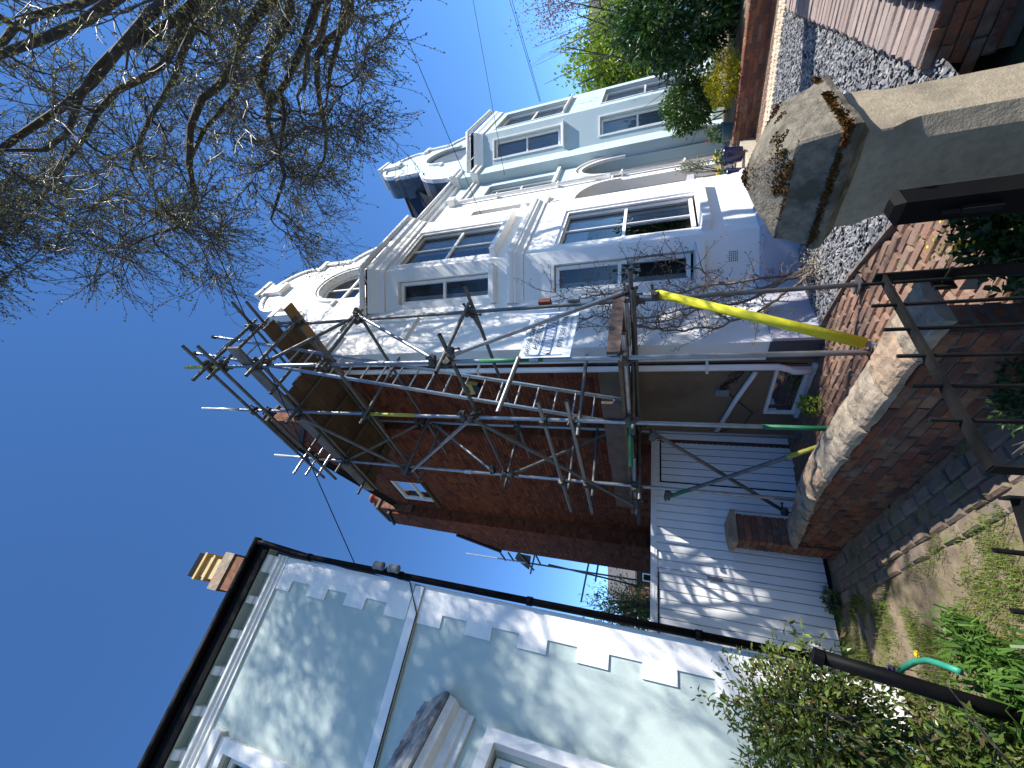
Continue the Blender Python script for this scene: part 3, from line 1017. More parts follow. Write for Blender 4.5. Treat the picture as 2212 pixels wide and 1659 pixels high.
def curtain(fr, parent, a0, a1, z0, z1, b, m='curtain', amp=0.02, wl=0.09):
    mb = MB()
    n = max(4, int((a1 - a0) / 0.015))
    for i in range(n + 1):
        a = a0 + (a1 - a0) * i / n
        o = amp * math.sin(a * 2 * PI / wl) + amp * 0.5 * math.sin(a * 2 * PI / wl * 0.37)
        mb.v += [tuple(fr(a, b + o, z0)), tuple(fr(a, b + o * 0.8, z1))]
        if i:
            k = len(mb.v) - 4
            mb.f.append((k, k + 2, k + 3, k + 1))
    mb.build('curtain', m, parent, smooth=True)


def sill(fr, parent, a0, a1, b0, b1, z0, z1, m='white_gloss'):
    mb = MB()
    mb.hexa([fr(a0, b0, z0), fr(a1, b0, z0), fr(a1, b1, z0 + 0.012), fr(a0, b1, z0 + 0.012), fr(a0, b0, z1), fr(a1, b0, z1), fr(a1, b1, z1 - 0.02), fr(a0, b1, z1 - 0.02)])
    return mb.build('sill', m, parent)


def gable_half(k):
    """half outline of the shaped gable: distance from its centre, height; k stretches it sideways"""
    pts = [(2.10, 7.58), (2.10, 7.74), (2.06, 8.0), (1.97, 8.3), (1.82, 8.60), (1.64, 8.82), (1.46, 8.98), (1.28, 9.10), (1.12, 9.17), (1.12, 9.93), (0.86, 9.98), (0.93, 10.15), (0.955, 10.3), (0.93, 10.46), (0.86, 10.62), (0.74, 10.78), (0.58, 10.92), (0.40, 11.02), (0.24, 11.07)]
    return [(d * k, z) for d, z in pts]


def bay(fr, root, pts, zt, render, wins, plinth=True, o_base=0.0):
    """canted two-storey bay: facets between pts; wins[i] = list of (u0,u1,z0,z1,gl0,gl1,gz0,gz1)"""
    n = len(pts) - 1
    bw = root
    frs = [fr.sub(pts[i], pts[i + 1]) for i in range(n)]
    for i, (f, L) in enumerate(frs):
        holes = [[(w[0], w[2]), (w[1], w[2]), (w[1], w[3]), (w[0], w[3])] for w in wins[i]]
        MB().prism(f, [(0.0, -0.25), (L, -0.25), (L, zt), (0.0, zt)], -0.2, 0.0, holes).build('bay_wall', render, bw)
    return frs


def ring(fr, pts, b, prof, name, m, parent, closed=False):
    """a moulding that follows a plan line (a, b); prof = (out, z) points"""
    P2 = [Vector(p) for p in pts]
    mb = MB()
    k = len(prof)
    for i, p in enumerate(P2):
        d0 = (p - P2[i - 1]).normalized() if i else (P2[1] - p).normalized()
        d1 = (P2[i + 1] - p).normalized() if i < len(P2) - 1 else d0
        t = (d0 + d1).normalized()
        nn = Vector((-t.y, t.x))
        c = max(0.4, nn.dot(Vector((-d0.y, d0.x))))
        for (out, z) in prof:
            q = p + nn * ((out + b) / c)
            mb.v.append(tuple(fr(q.x, q.y, z)))
    for i in range(len(P2) - 1):
        for j in range(k - 1):
            a = i * k + j
            mb.f.append((a, a + 1, a + k + 1, a + k))
    mb.f.append(tuple(range(k)))
    mb.f.append(tuple(range((len(P2) - 1) * k, len(P2) * k)))
    return mb.build(name, m, parent)


def arch_poly(cx, z0, zs, rx, rz, n=14):
    return [(cx - rx, z0), (cx + rx, z0)] + arc(cx, zs, rx, rz, 0, 180, n)


def roof_tiles(mb, p0, p1, p2, p3, nu, nv):
    """rows of slates on the quad p0 p1 (eave) p2 p3 (ridge)"""
    p0, p1, p2, p3 = map(Vector, (p0, p1, p2, p3))
    nrm = (p1 - p0).cross(p3 - p0).normalized()
    if nrm.z < 0:
        nrm = -nrm
    for v in range(nv):
        t0, t1 = v / nv, min(1.0, (v + 1.15) / nv)
        off = 0.5 if v % 2 else 0
        for u in range(nu + 1):
            s0, s1 = max(0, (u - off) / nu), min(1, (u + 1 - off) / nu)
            if s1 - s0 < 1e-4:
                continue
            g = 0.03 / nu * 2
            q = []
            for (s, t, h) in ((s0 + g, t0, 0.012), (s1 - g, t0, 0.012), (s1 - g, t1, 0.0), (s0 + g, t1, 0.0)):
                q.append(p0.lerp(p1, s).lerp(p3.lerp(p2, s), t) + nrm * h)
            mb.add(q, [(0, 1, 2, 3)])


# ---------------------------------------------------------------- white house
wh = thing('white_house', HF(3, 0, 0), 'white rendered house with canted bay, curved gable and brick side wall behind scaffold', 'house')
GC = 2.82
hl = gable_half(1.0)
left = [(GC - d, z) for d, z in hl]
right = [(GC + d, z) for d, z in reversed(hl)]
outline = [(0.302, -0.3), (6.74, -0.3), (6.74, 7.72), (5.36, 7.72), (5.36, 7.58)] + [(GC + d, z) for d, z in hl] + list(reversed(left)) + [(0.302, 7.58)]
att = arch_poly(GC + 0.02, 8.02, 8.62, 0.62, 0.72)
door_w = arch_poly(5.62, 0.25, 2.85, 0.80, 0.82)
win2 = [(5.52, 4.42), (5.98, 4.42), (5.98, 6.42), (5.52, 6.42)]
MB().prism(HF, outline, -0.24, 0.0, [att, door_w, win2]).build('front_wall', 'white_render', wh)
# parapet: dark weathered sides and back of the shaped gable, white coping on its face
mb = MB()
full = [(GC - d, z) for d, z in hl] + [(GC - 0.24, 11.07), (GC + 0.24, 11.07)] + [(GC + d, z) for d, z in reversed(hl)]
mb.prism(HF, [(a, z - 0.012) for a, z in full], -0.42, -0.242)
mb.build('parapet_back', 'slate_blue', wh)
for sl_ in (slice(2, 9), slice(10, None)):
    MB().strip(HF, [(GC + d, z) for d, z in hl][sl_], 0.085, 0.002, 0.05).build('gable_coping', 'white_render', wh)
    MB().strip(HF, list(reversed([(GC - d, z) for d, z in hl][sl_])), 0.085, 0.002, 0.05).build('gable_coping', 'white_render', wh)


def pieces(fr, name, m, parent, boxes):
    for q_ in boxes:
        B(fr, *q_).build(name, m, parent)


orn = []
for sg in (-1, 1):
    x0, x1 = sorted((GC + sg * 0.84, GC + sg * 1.2))
    orn.append((x0, x1, 0.002, 0.075, 9.93, 10.06))
    orn.append((*sorted((GC + sg * 1.02, GC + sg * 1.16)), 0.002, 0.055, 9.2, 9.93))
    x0, x1 = sorted((GC + sg * 1.05, GC + sg * 1.5))
    orn.append((*sorted((GC + sg * 2.0, GC + sg * 2.54)), 0.002, 0.12, 7.50, 7.62))
    orn.append((*sorted((GC + sg * 2.0, GC + sg * 2.54)), 0.002, 0.08, 7.40, 7.50))
orn.append((GC - 0.25, GC + 0.25, -0.25, 0.11, 11.06, 11.16))
orn.append((GC - 0.30, GC + 0.30, -0.27, 0.15, 11.16, 11.26))
orn.append((GC - 0.17, GC + 0.17, 0.002, 0.10, 10.62, 11.06))
orn.append((GC - 0.20, GC + 0.20, 0.002, 0.13, 10.52, 10.62))
pieces(HF, 'gable_ornament', 'white_render', wh, orn)
# attic window
mb = MB()
hood = [(GC + 0.02 + 0.74, 8.05)] + arc(GC + 0.02, 8.62, 0.74, 0.84, 0, 180, 16) + [(GC + 0.02 - 0.74, 8.05)]
mb.strip(HF, [(GC + 0.93, 8.50), (GC + 0.78, 8.50)] + arc(GC + 0.02, 8.62, 0.76, 0.86, -6, 186, 18) + [(GC - 0.74, 8.50), (GC - 0.89, 8.50)], 0.06, 0.002, 0.055)
mb.strip(HF, arc(GC + 0.02, 8.62, 0.67, 0.77, 0, 180, 18), 0.035, 0.002, 0.03)
mb.build('arch_moulding', 'white_render', wh)
w = MB()
w.strip(HF, list(reversed([(GC + 0.02 + 0.60, 8.05)] + arc(GC + 0.02, 8.62, 0.60, 0.70, 0, 180, 16) + [(GC + 0.02 - 0.60, 8.05)])), -0.06, -0.2, -0.13)
w.box(HF, GC - 0.55, GC + 0.59, -0.19, -0.125, 8.58, 8.64)
w.box(HF, GC + 0.0, GC + 0.04, -0.18, -0.14, 8.05, 9.28)
w = w.build('window', 'white_gloss', wh)
g = MB()
g.prism(HF, arch_poly(GC + 0.02, 8.05, 8.62, 0.56, 0.66), -0.17, -0.165, back=False, sides=False)
g.build('pane', 'glass', w)
# first-floor narrow window over the door
window(HF, wh, 5.55, 5.95, 4.47, 6.38, -0.12)
sill(HF, wh, 5.46, 6.06, -0.06, 0.09, 4.30, 4.415)
# door recess, arch moulding and door
mb = MB()
mb.strip(HF, [(5.62 + 0.84, 2.62), (5.62 + 0.84, 2.85)] + arc(5.62, 2.85, 0.84, 0.86, 2, 178, 16) + [(5.62 - 0.84, 2.85)], 0.07, 0.002, 0.06)
mb.strip(HF, [(5.62 + 0.88, 2.82), (5.62 + 1.0, 2.82)], 0.05, 0.002, 0.07)
mb.build('arch_moulding', 'white_render', wh)
B(HF, 4.7, 6.55, -1.1, -1.05, 0.2, 3.8).build('porch_wall', 'porch_grey', wh)
B(HF, 6.43, 6.6, -1.04, -0.245, 0.2, 3.8).build('porch_wall', 'porch_grey', wh)
B(HF, 5.2, 6.0, -1.04, -1.0, 0.25, 2.3).build('door', 'white_gloss', wh)
B(HF, 4.7, 6.6, -1.05, 0.55, 0.0, 0.25).build('door_step', 'pale_stone', wh)
# house-number roundel
mb = MB()
mb.strip(HF, [(5.62 + 0.17 * math.cos(t * PI / 12), 4.08 + 0.17 * math.sin(t * PI / 12)) for t in range(24)], 0.03, 0.002, 0.03, closed=True)
for dx in (-0.055, 0.055):
    for dz in (-0.05, 0.0, 0.05):
        mb.box(HF, 5.62 + dx - 0.035, 5.62 + dx + 0.035, 0.002, 0.018, 4.08 + dz - 0.01, 4.08 + dz + 0.01)
    mb.box(HF, 5.62 + dx - 0.04, 5.62 + dx - 0.022, 0.002, 0.018, 4.02, 4.14)
mb.build('number_roundel', 'white_render', wh)
# bay
WP = [(1.55, -0.03), (2.13, 0.55), (4.25, 0.55), (4.83, -0.03)]
wins = [
    [(0.14, 0.60, 1.30, 3.45), (0.14, 0.60, 4.58, 6.56)],
    [(0.24, 1.60, 1.20, 3.48), (0.22, 1.60, 4.62, 6.76)],
    [(0.22, 0.68, 1.30, 3.45), (0.22, 0.68, 4.58, 6.56)],
]
frs = bay(HF, wh, WP, 7.15, 'white_render', wins)
for i, (f, L) in enumerate(frs):
    for (a0, a1, z0, z1) in wins[i]:
        window(f, wh, a0 + 0.015, a1 - 0.015, z0 + 0.05, z1 - 0.015, -0.085, 0.06, vbar=(i == 1), d=0.08)
        if i == 1:
            # inner architrave
            MB().strip(f, list(reversed([(a0, z0 + 0.02), (a0, z1), (a1, z1), (a1, z0 + 0.02)])), 0.06, -0.06, -0.03).build('architrave', 'white_gloss', wh)
        dz = 0.13 if z0 < 3 else 0.10
        sill(f, wh, a0 - (0.1 if i != 1 else 0.12), a1 + (0.1 if i != 1 else 0.12), -0.08, 0.16, z0 - dz, z0 + 0.015)
        # flared apron under the sill side
for i, (f, L) in enumerate(frs):
    # small dentil-like frame step beside the upper window
    pass
ring(HF, WP, 0.0, [(0.003, -0.25), (0.045, -0.25), (0.045, 0.42), (0.02, 0.465), (0.003, 0.47)], 'plinth', 'plinth_grey', wh)
B(HF, 0.302, 1.53, 0.003, 0.04, -0.28, 0.53).build('plinth', 'plinth_grey', wh)
ring(HF, WP, 0.0, [(0.003, 3.98), (0.035, 3.98), (0.04, 4.03), (0.06, 4.06), (0.095, 4.09), (0.10, 4.13), (0.12, 4.14), (0.14, 4.19), (0.145, 4.235), (0.003, 4.27)], 'string_course', 'white_render', wh)
ring(HF, WP, 0.0, [(0.003, 6.86), (0.04, 6.86), (0.045, 6.93), (0.07, 6.97), (0.08, 7.04), (0.13, 7.10), (0.15, 7.17), (0.003, 7.2)], 'bay_cornice', 'white_render', wh)
gpts = [(1.36, -0.02), (2.06, 0.72), (4.32, 0.72), (5.0, -0.02)]
mb = MB()
mb.path([HF(a, b, 7.29) for a, b in gpts], 0.058, 10)
mb.build('gutter', 'white_stain', wh, smooth=True)
mb = MB()
for t in (0.25, 0.75):
    pass
for (p, q, ts) in ((gpts[0], gpts[1], (0.3, 0.8)), (gpts[1], gpts[2], (0.2, 0.55, 0.9))):
    for t in ts:
        x, y = p[0] + (q[0] - p[0]) * t, p[1] + (q[1] - p[1]) * t
        mb.path([HF(x - 0.0, y - 0.16, 7.2), HF(x, y - 0.05, 7.22), HF(x, y, 7.22)], 0.012, 6)
mb.build('gutter_bracket', 'white_stain', wh)
mb = MB()
mb.add([HF(a, b, 7.24) for a, b in [(1.4, -0.02), (2.08, 0.66), (4.3, 0.66), (4.96, -0.02)]] + [HF(2.2, 0.01, 7.62), HF(4.2, 0.01, 7.62)], [(0, 1, 4), (1, 2, 5, 4), (2, 3, 5)])
mb.build('bay_roof', 'lead', wh)
mb = MB()
mb.prism(Fr(frs[0][0](0, 0, 0), frs[0][0].a, frs[0][0].b), [(0.36, 0.73), (0.54, 0.73), (0.54, 0.87), (0.36, 0.87)], 0.002, 0.012,
         [[(0.372 + i * 0.0265, 0.742 + j * 0.0245), (0.390 + i * 0.0265, 0.742 + j * 0.0245), (0.390 + i * 0.0265, 0.758 + j * 0.0245), (0.372 + i * 0.0265, 0.758 + j * 0.0245)] for i in range(6) for j in range(5)])
mb.build('air_vent', 'white_gloss', wh)
B(frs[0][0], 0.37, 0.535, 0.0015, 0.004, 0.74, 0.862).build('vent_backing', 'dark_gap', wh)
# raised frame on the narrow wall left of the bay
mb = MB()
mb.box(HF, 1.18, 1.28, 0.002, 0.035, 6.0, 7.0)
mb.box(HF, 0.62, 1.28, 0.002, 0.05, 5.94, 6.05)
mb.build('raised_band', 'white_render', wh)
# dark rooms and curtains behind the glass
for f, L in (frs[0], frs[2]):
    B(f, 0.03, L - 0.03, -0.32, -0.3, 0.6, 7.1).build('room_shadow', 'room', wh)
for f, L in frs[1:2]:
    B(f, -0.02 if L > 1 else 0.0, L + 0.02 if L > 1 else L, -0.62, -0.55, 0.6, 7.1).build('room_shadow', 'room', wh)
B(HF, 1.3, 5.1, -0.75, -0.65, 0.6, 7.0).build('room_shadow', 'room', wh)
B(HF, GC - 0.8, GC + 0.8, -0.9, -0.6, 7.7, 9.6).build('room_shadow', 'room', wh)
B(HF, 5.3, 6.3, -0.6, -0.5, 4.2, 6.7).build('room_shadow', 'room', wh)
curtain(frs[1][0], wh, 0.95, 1.55, 4.65, 6.7, -0.22)
curtain(frs[1][0], wh, 0.28, 0.55, 4.65, 6.7, -0.24)
curtain(frs[1][0], wh, 1.05, 1.55, 1.25, 3.4, -0.22)
B(frs[1][0], 0.3, 1.55, -0.22, -0.2, 3.0, 3.42).build('blind', 'blind', wh)
# house plant behind the ground-floor glass
mb = MB()
rr = random.Random(8)
for k in range(26):
    base = frs[1][0](0.75 + rr.gauss(0, 0.04), -0.32, 1.45)
    ang = rr.uniform(-1.3, 1.3)
    Lf = rr.uniform(0.5, 0.95)
    pp = [base + frs[1][0].a * (math.sin(ang) * Lf * t) + UPV * (Lf * math.cos(ang * 0.7) * t - 0.35 * t * t) + frs[1][0].b * (0.05 * rr.random()) for t in (0, .25, .5, .75, 1)]
    for i in range(1, 5):
        for t in (-1, 1):
            for q in (0, 0.5):
                p = pp[i - 1].lerp(pp[i], q)
                mb.leaf(p, (pp[i] - pp[i - 1]).normalized() + frs[1][0].a * (t * 0.5) - UPV * 0.4, frs[1][0].b, 0.2, 0.022)
tag(mb.build('palm_plant', 'bay_leaf'), 'feathery palm leaves behind the ground-floor bay glass', 'house plant')
# corner return: white paint over the first bricks of the side wall
RETO = Fr(HF(0.302, 0, 0), -HF.b, -HF.a)
B(GF, 0.002, 0.30, -0.2, 0.003, 0.55, 7.56).build('corner_return', 'white_render', wh)
B(GF, 0.002, 0.30, -0.2, 0.012, -0.3, 0.545).build('corner_plinth', 'plinth_dark', wh)
mb = MB()
mb.box(HF, 0.25, 0.75, -0.3, 0.1, 7.585, 7.68)
mb.build('kneeler', 'white_stain', wh)

# ---- side wall: beige render below, brick above, stepping out towards the back
ST1, ST2, REAR = 1.93, 5.5, 7.1
P1, P2 = 0.15, 0.42          # how far the second and third stretches stand out
rfz = lambda t: 7.62 + 0.93 * t if t < 2.85 else 10.27 - 0.57 * (t - 2.85)
B(GF, 0.30, ST1 + 0.1, -0.2, -0.012, -0.4, 7.7).build('side_core', 'mortar', wh)
B(GF, 0.30, ST1 - 0.003, -0.01, 0.006, -0.4, 2.655).build('beige_render', 'beige_render', wh)
poly1 = [(0.31, 2.665), (ST1 - 0.02, 2.665), (ST1 - 0.02, rfz(ST1) - 0.05), (0.31, rfz(0.31) - 0.06)]
MB().prism(GF, [(0.30, 7.6), (ST1, 7.6), (ST1, rfz(ST1) - 0.04), (0.30, rfz(0.3) - 0.04)], -0.2, -0.014).build('side_core', 'mortar', wh)
it = wall_bricks(GF, poly1, -0.0135, z0=2.668, depth=0.0135)
wp = [(4.20, 7.32), (5.20, 7.32), (5.20, 8.36), (4.20, 8.36)]
core2 = [(ST1, -0.4), (ST2 + 0.05, -0.4), (ST2 + 0.05, rfz(ST2) - 0.04), (2.85, rfz(2.85) - 0.04), (ST1, rfz(ST1) - 0.04)]
MB().prism(GF, core2, -0.2, P1 - 0.013, [wp]).build('side_core', 'mortar', wh)
it += wall_bricks(GF, [(ST1 + 0.01, -0.2), (ST2 - 0.01, -0.2), (ST2 - 0.01, rfz(ST2) - 0.07), (2.85, rfz(2.85) - 0.08), (ST1 + 0.01, rfz(ST1) - 0.07)], P1 - 0.0125, [[(4.19, 7.2), (5.21, 7.2), (5.21, 8.38), (4.19, 8.38)]], z0=2.668 - 38 * 0.075, depth=0.0135)
r1 = Fr(GF(ST1, 0, 0), -GF.b, -GF.a)
it += [(GF(ST1 + 0.012, 0.07, z + 0.033), GF.b, -GF.a, UPV, 0.13, 0.0135, 0.065) for z in [2.67 + 0.075 * k for k in range(84)] if z < rfz(ST1) - 0.1]
ZR = 9.0
rear_out = [(ST2, -0.4), (REAR, -0.4), (REAR, 6.0), (6.42, 7.05), (6.30, 9.15), (5.62, 8.95), (ST2, 8.8)]
MB().prism(GF, rear_out, -0.2, P2 - 0.013).build('rear_core', 'mortar', wh)
it += wall_bricks(GF, [(ST2 + 0.01, -0.2), (REAR - 0.01, -0.2), (REAR - 0.01, 5.98), (6.40, 7.0), (6.28, 9.1), (5.62, 8.9), (ST2 + 0.01, 8.75)], P2 - 0.0125, z0=2.668 - 38 * 0.075, depth=0.0135)
it += [(GF(ST2 + 0.012, P1 + 0.035 + 0.135 * q + 0.062, z + 0.033), GF.b, -GF.a, UPV, 0.125, 0.0135, 0.065) for z in [1.9 + 0.075 * k for k in range(92)] for q in (0, 1)]
lay('brick', 'house_brick', it, wh, 300, 0.04, 'side_wall_bricks')
window(GF, wh, 4.21, 5.19, 7.33, 8.35, P1 - 0.03, 0.06, split=True, mid=0.42)
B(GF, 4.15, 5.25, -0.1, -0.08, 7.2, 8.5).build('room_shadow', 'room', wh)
B(GF, 4.12, 5.28, P1 - 0.02, P1 + 0.05, 7.24, 7.32).build('sill', 'mortar', wh)
# roofs
mb = MB()
S1 = 6.9
roof_tiles(mb, HF(0.22, 0.02, 7.60), HF(S1 + 1.2, 0.02, 7.72), HF(S1 + 1.2, -2.85, 10.30), HF(0.22, -2.85, 10.30), 30, 22)
roof_tiles(mb, HF(-0.0, -6.4, 8.22), HF(7, -6.4, 8.22), HF(7, -2.85, 10.3), HF(-0.0, -2.85, 10.3), 20, 22)
mb.build('roof_slates', 'roof_slate', wh, kind='stuff')
mb = MB()
mb.add([HF(0.14, 0.02, 7.56), HF(8.1, 0.02, 7.66), HF(8.1, -2.85, 10.26), HF(0.14, -2.85, 10.26)], [(0, 1, 2, 3)])
mb.add([HF(0.06, -6.4, 8.18), HF(8.1, -6.4, 8.18), HF(8.1, -2.85, 10.26), HF(0.06, -2.85, 10.26)], [(0, 1, 2, 3)])
mb.add([HF(GC, -0.3, 10.9), HF(GC, -4, 10.9), HF(GC - 2.4, -4, 8.0), HF(GC - 2.4, -0.3, 8.0)], [(0, 1, 2, 3)])
mb.add([HF(GC, -0.3, 10.9), HF(GC, -4, 10.9), HF(GC + 2.4, -4, 8.0), HF(GC + 2.4, -0.3, 8.0)], [(0, 1, 2, 3)])
mb.build('roof', 'roof_slate', wh)
MB().box(GF, 0.3, 2.86, -0.3, 0.06, 0, 0.001).v  # (unused)
mb = MB()
for (t0, z0, t1, z1, pr_) in ((0.3, 7.9, 2.87, 10.29, P1), (2.85, 10.27, 5.62, 8.69, P1)):
    mb.hexa([GF(t0, -0.1, z0 - 0.06), GF(t1, -0.1, z1 - 0.06), GF(t1, pr_ + 0.07, z1 - 0.06), GF(t0, pr_ + 0.07, z0 - 0.06), GF(t0, -0.1, z0 + 0.03), GF(t1, -0.1, z1 + 0.03), GF(t1, pr_ + 0.07, z1 + 0.03), GF(t0, pr_ + 0.07, z0 + 0.03)])
mb.hexa([GF(6.28, -3, 9.1), GF(5.5, -3, 8.9), GF(5.5, P2 + 0.05, 8.9), GF(6.28, P2 + 0.05, 9.1), GF(6.33, -3, 9.18), GF(5.5, -3, 8.97), GF(5.5, P2 + 0.05, 8.97), GF(6.33, P2 + 0.05, 9.18)])
mb.hexa([GF(7.12, -3, 5.95), GF(6.4, -3, 7.05), GF(6.4, P2 + 0.05, 7.05), GF(7.12, P2 + 0.05, 5.95), GF(7.2, -3, 6.0), GF(6.44, -3, 7.14), GF(6.44, P2 + 0.05, 7.14), GF(7.2, P2 + 0.05, 6.0)])
mb.build('verge', 'roof_slate', wh)


def chimney(fr, a0, a1, b0, b1, z0, z1, pots, parent, potm, cap=0.05, along='a', potr=0.11, poth=0.32):
    c = B(fr, a0 + .012, a1 - .012, b0 + .012, b1 - .012, z0, z1).build('chimney_stack', 'mortar', parent)
    it = []
    for f_, w in ((Fr(fr(a0, b1, 0), fr.a, fr.b), a1 - a0), (Fr(fr(a0, b0, 0), fr.b, -fr.a), b1 - b0)):
        it += wall_bricks(f_, [(0, z0), (w, z0), (w, z1), (0, z1)], -0.012, z0=z0, depth=0.014, flemish=True)
    lay('brick', 'wall_brick', it, c, 0, 0.04, 'stack_bricks')
    B(fr, a0 - cap, a1 + cap, b0 - cap, b1 + cap, z1, z1 + 0.08).build('stack_cap', 'old_mortar', c)
    for i in range(pots):
        t = (i + 0.5) / pots
        p = fr(a0 + (a1 - a0) * t, (b0 + b1) / 2, z1 + 0.08) if along == 'a' else fr((a0 + a1) / 2, b0 + (b1 - b0) * t, z1 + 0.08)
        MB().lathe(p, [(potr, 0), (potr * 0.92, 0.06), (potr * 0.84, poth * 0.7), (potr * 1.1, poth * 0.75), (potr * 1.15, poth * 0.9), (potr * 0.95, poth), (potr * 0.7, poth)], 14).build('chimney_pot', potm, c, smooth=True)


chimney(GF, 2.0, 3.15, -0.38, 0.02, 8.6, 10.72, 4, wh, 'chimney_dark', along='a')
chimney(GF, 5.42, 6.2, -0.25, 0.36, 8.2, 9.25, 3, wh, 'terracotta', along='a', potr=0.13, poth=0.42)
# basement window and its fittings
window(GF, wh, 0.42, 1.30, 0.05, 0.42, 0.045, 0.035, split=False, d=0.04)
B(GF, 0.44, 1.28, 0.0065, 0.008, 0.07, 0.40).build('room_shadow', 'dark_gap', wh)
B(GF, 0.36, 1.36, 0.007, 0.06, -0.02, 0.045).build('sill', 'white_stain', wh)
mb = MB()
mb.strip(GF, [(1.12 + 0.085 * math.cos(t * PI / 10), 0.235 + 0.085 * math.sin(t * PI / 10)) for t in range(20)], 0.018, 0.0085, 0.012, closed=True)
for t in range(4):
    x, z = 0.08 * math.cos(t * PI / 4), 0.08 * math.sin(t * PI / 4)
    mb.strip(GF, [(1.12 - x, 0.235 - z), (1.12 + x, 0.235 + z)], 0.01, 0.0085, 0.0115)
tag(mb.build('wheel_ornament', 'emblem'), 'dull yellow spoked wheel ornament inside the basement window', 'ornament')
tag(B(GF, 0.74, 0.86, 0.0085, 0.012, 0.12, 0.25).build('window_sticker', 'sign_blue'), 'small blue printed sticker on the basement window glass', 'sticker')


def pipe(name, m, parent, pts, r, n=12):
    return MB().path(pts, r, n).build(name, m, parent, smooth=True)


pipe('downpipe', 'white_gloss', wh, [GF(0.36, 0.10, 7.5), GF(0.36, 0.075, 7.3), GF(0.36, 0.075, 0.42), GF(0.40, 0.075, 0.30), GF(0.44, 0.075, 0.24), GF(0.44, 0.075, 0.05)], 0.042)
for z in (6.2, 4.5, 2.8, 1.2):
    B(GF, 0.30, 0.42, 0.004, 0.13, z, z + 0.03).build('pipe_bracket', 'white_stain', wh)
pipe('waste_pipe', 'white_stain', wh, [GF(0.45, 0.06, 0.64), GF(1.0, 0.06, 0.80), GF(1.75, 0.06, 0.98)], 0.032)
B(GF, 0.40, 1.85, 0.0, 0.16, -0.08, -0.02).build('drain_kerb', 'coping_stone', wh)
B(GF, 0.80, 0.92, 0.006, 0.07, 0.90, 1.07).build('meter_box', 'grey_box', wh)
mb = MB()
for k in range(5):
    r_ = random.Random(k)
    mb.path([GF(0.80, 0.05, 1.0 - 0.01 * k)] + [GF(0.72 - 0.07 * j + r_.gauss(0, 0.03), 0.05 + r_.random() * 0.04, 0.97 - 0.05 * j + r_.gauss(0, 0.04)) for j in range(4)] + [GF(0.40, 0.04, 0.75)], 0.006, 5)
mb.path([GF(0.9, 0.03, 0.9), GF(1.3, 0.05, 0.55), GF(1.55, 0.03, 0.62), GF(1.85, 0.03, 1.0)], 0.006, 5)
mb.path([GF(0.34, 0.02, 2.9), GF(0.33, 0.02, 0.7), GF(0.36, 0.02, 0.1)], 0.007, 5)
mb.build('wiring', 'cable', wh)
al = MB()
al.prism(GF, [(0.66, 4.9), (0.70, 4.67), (0.80, 4.62), (0.90, 4.67), (0.94, 4.9), (0.86, 4.97), (0.74, 4.97)], 0.0, 0.075)
alo = al.build('alarm_box', 'alarm_yellow', wh)
MB().prism(GF, [(0.705, 4.665), (0.80, 4.618), (0.895, 4.665), (0.915, 4.76), (0.685, 4.76)], 0.0, 0.079).build('alarm_band', 'alarm_blue', alo)
B(GF, 0.72, 0.88, 0.075, 0.078, 4.84, 4.87).build('alarm_lettering', 'timber', alo)

# ---------------------------------------------------------------- blue house
bh = thing('blue_house', HF(10, 0, 0), 'pale blue rendered house with white trimmed bay and curved gable, joined to white house', 'house')
BO = 0.28
BC = 10.95
bl = gable_half(1.32)
sh = lambda z: 7.75 + (z - 7.58) * 1.115
outl = [(8.06, -0.3), (13.9, -0.3), (13.9, sh(7.58)), (BC + bl[0][0], sh(7.58))] + [(BC + d, sh(z)) for d, z in bl[1:]] + [(BC - d, sh(z)) for d, z in reversed(bl)] + [(8.06, sh(7.58))]
battic = arch_poly(BC, 8.2, 9.0, 0.82, 0.78)
MB().prism(HF, outl, BO - 0.07, BO, [battic]).build('front_wall', 'blue_render', bh)
B(HF, 8.061, 13.9, -0.1, BO - 0.071, -0.3, 7.7).build('wall_return', 'blue_render', bh)
MB().prism(HF, [(BC - d, sh(z) - 0.012) for d, z in bl] + [(BC + d, sh(z) - 0.012) for d, z in reversed(bl)], -0.45, -0.102).build('parapet_back', 'slate_blue', bh)
MB().prism(HF, [(BC - d, sh(z) - 0.01) for d, z in bl] + [(BC + d, sh(z) - 0.01) for d, z in reversed(bl)], -0.101, BO - 0.072).build('parapet_side', 'slate_blue', bh)
orn = []
for sgn in (1, -1):
    for a, b in ((1, 9), (10, None)):
        ln = [(BC + sgn * d, sh(z)) for d, z in bl][a:b]
        if sgn < 0:
            ln = list(reversed(ln))
        MB().strip(HF, [(x, z + 0.006) for x, z in ln], 0.11, BO - 0.065, BO + 0.06).build('gable_coping', 'white_gloss', bh)
    orn.append((*sorted((BC + sgn * 1.12, BC + sgn * 1.62)), BO - 0.02, BO + 0.09, sh(9.93), sh(10.06)))
    orn.append((*sorted((BC + sgn * 1.37, BC + sgn * 1.50)), BO - 0.02, BO + 0.07, sh(9.2), sh(9.93)))
orn.append((BC - 0.34, BC + 0.34, -0.3, BO + 0.13, sh(11.06), sh(11.16)))
orn.append((BC - 0.42, BC + 0.42, -0.32, BO + 0.17, sh(11.16), sh(11.26)))
orn.append((BC - 0.24, BC + 0.24, BO + 0.002, BO + 0.12, sh(10.55), sh(11.06)))
orn.append((8.03, 8.72, -0.12, BO + 0.12, 7.66, 7.80))
orn.append((8.03, 8.72, -0.10, BO + 0.07, 7.55, 7.66))
orn.append((8.035, 8.78, -0.12, BO + 0.08, 6.88, 7.10))
orn.append((8.03, 8.78, -0.13, BO + 0.13, 7.02, 7.08))
orn.append((6.78, 8.05, 0.002, 0.07, 6.92, 7.08))
orn.append((6.78, 8.05, 0.002, 0.12, 7.03, 7.07))
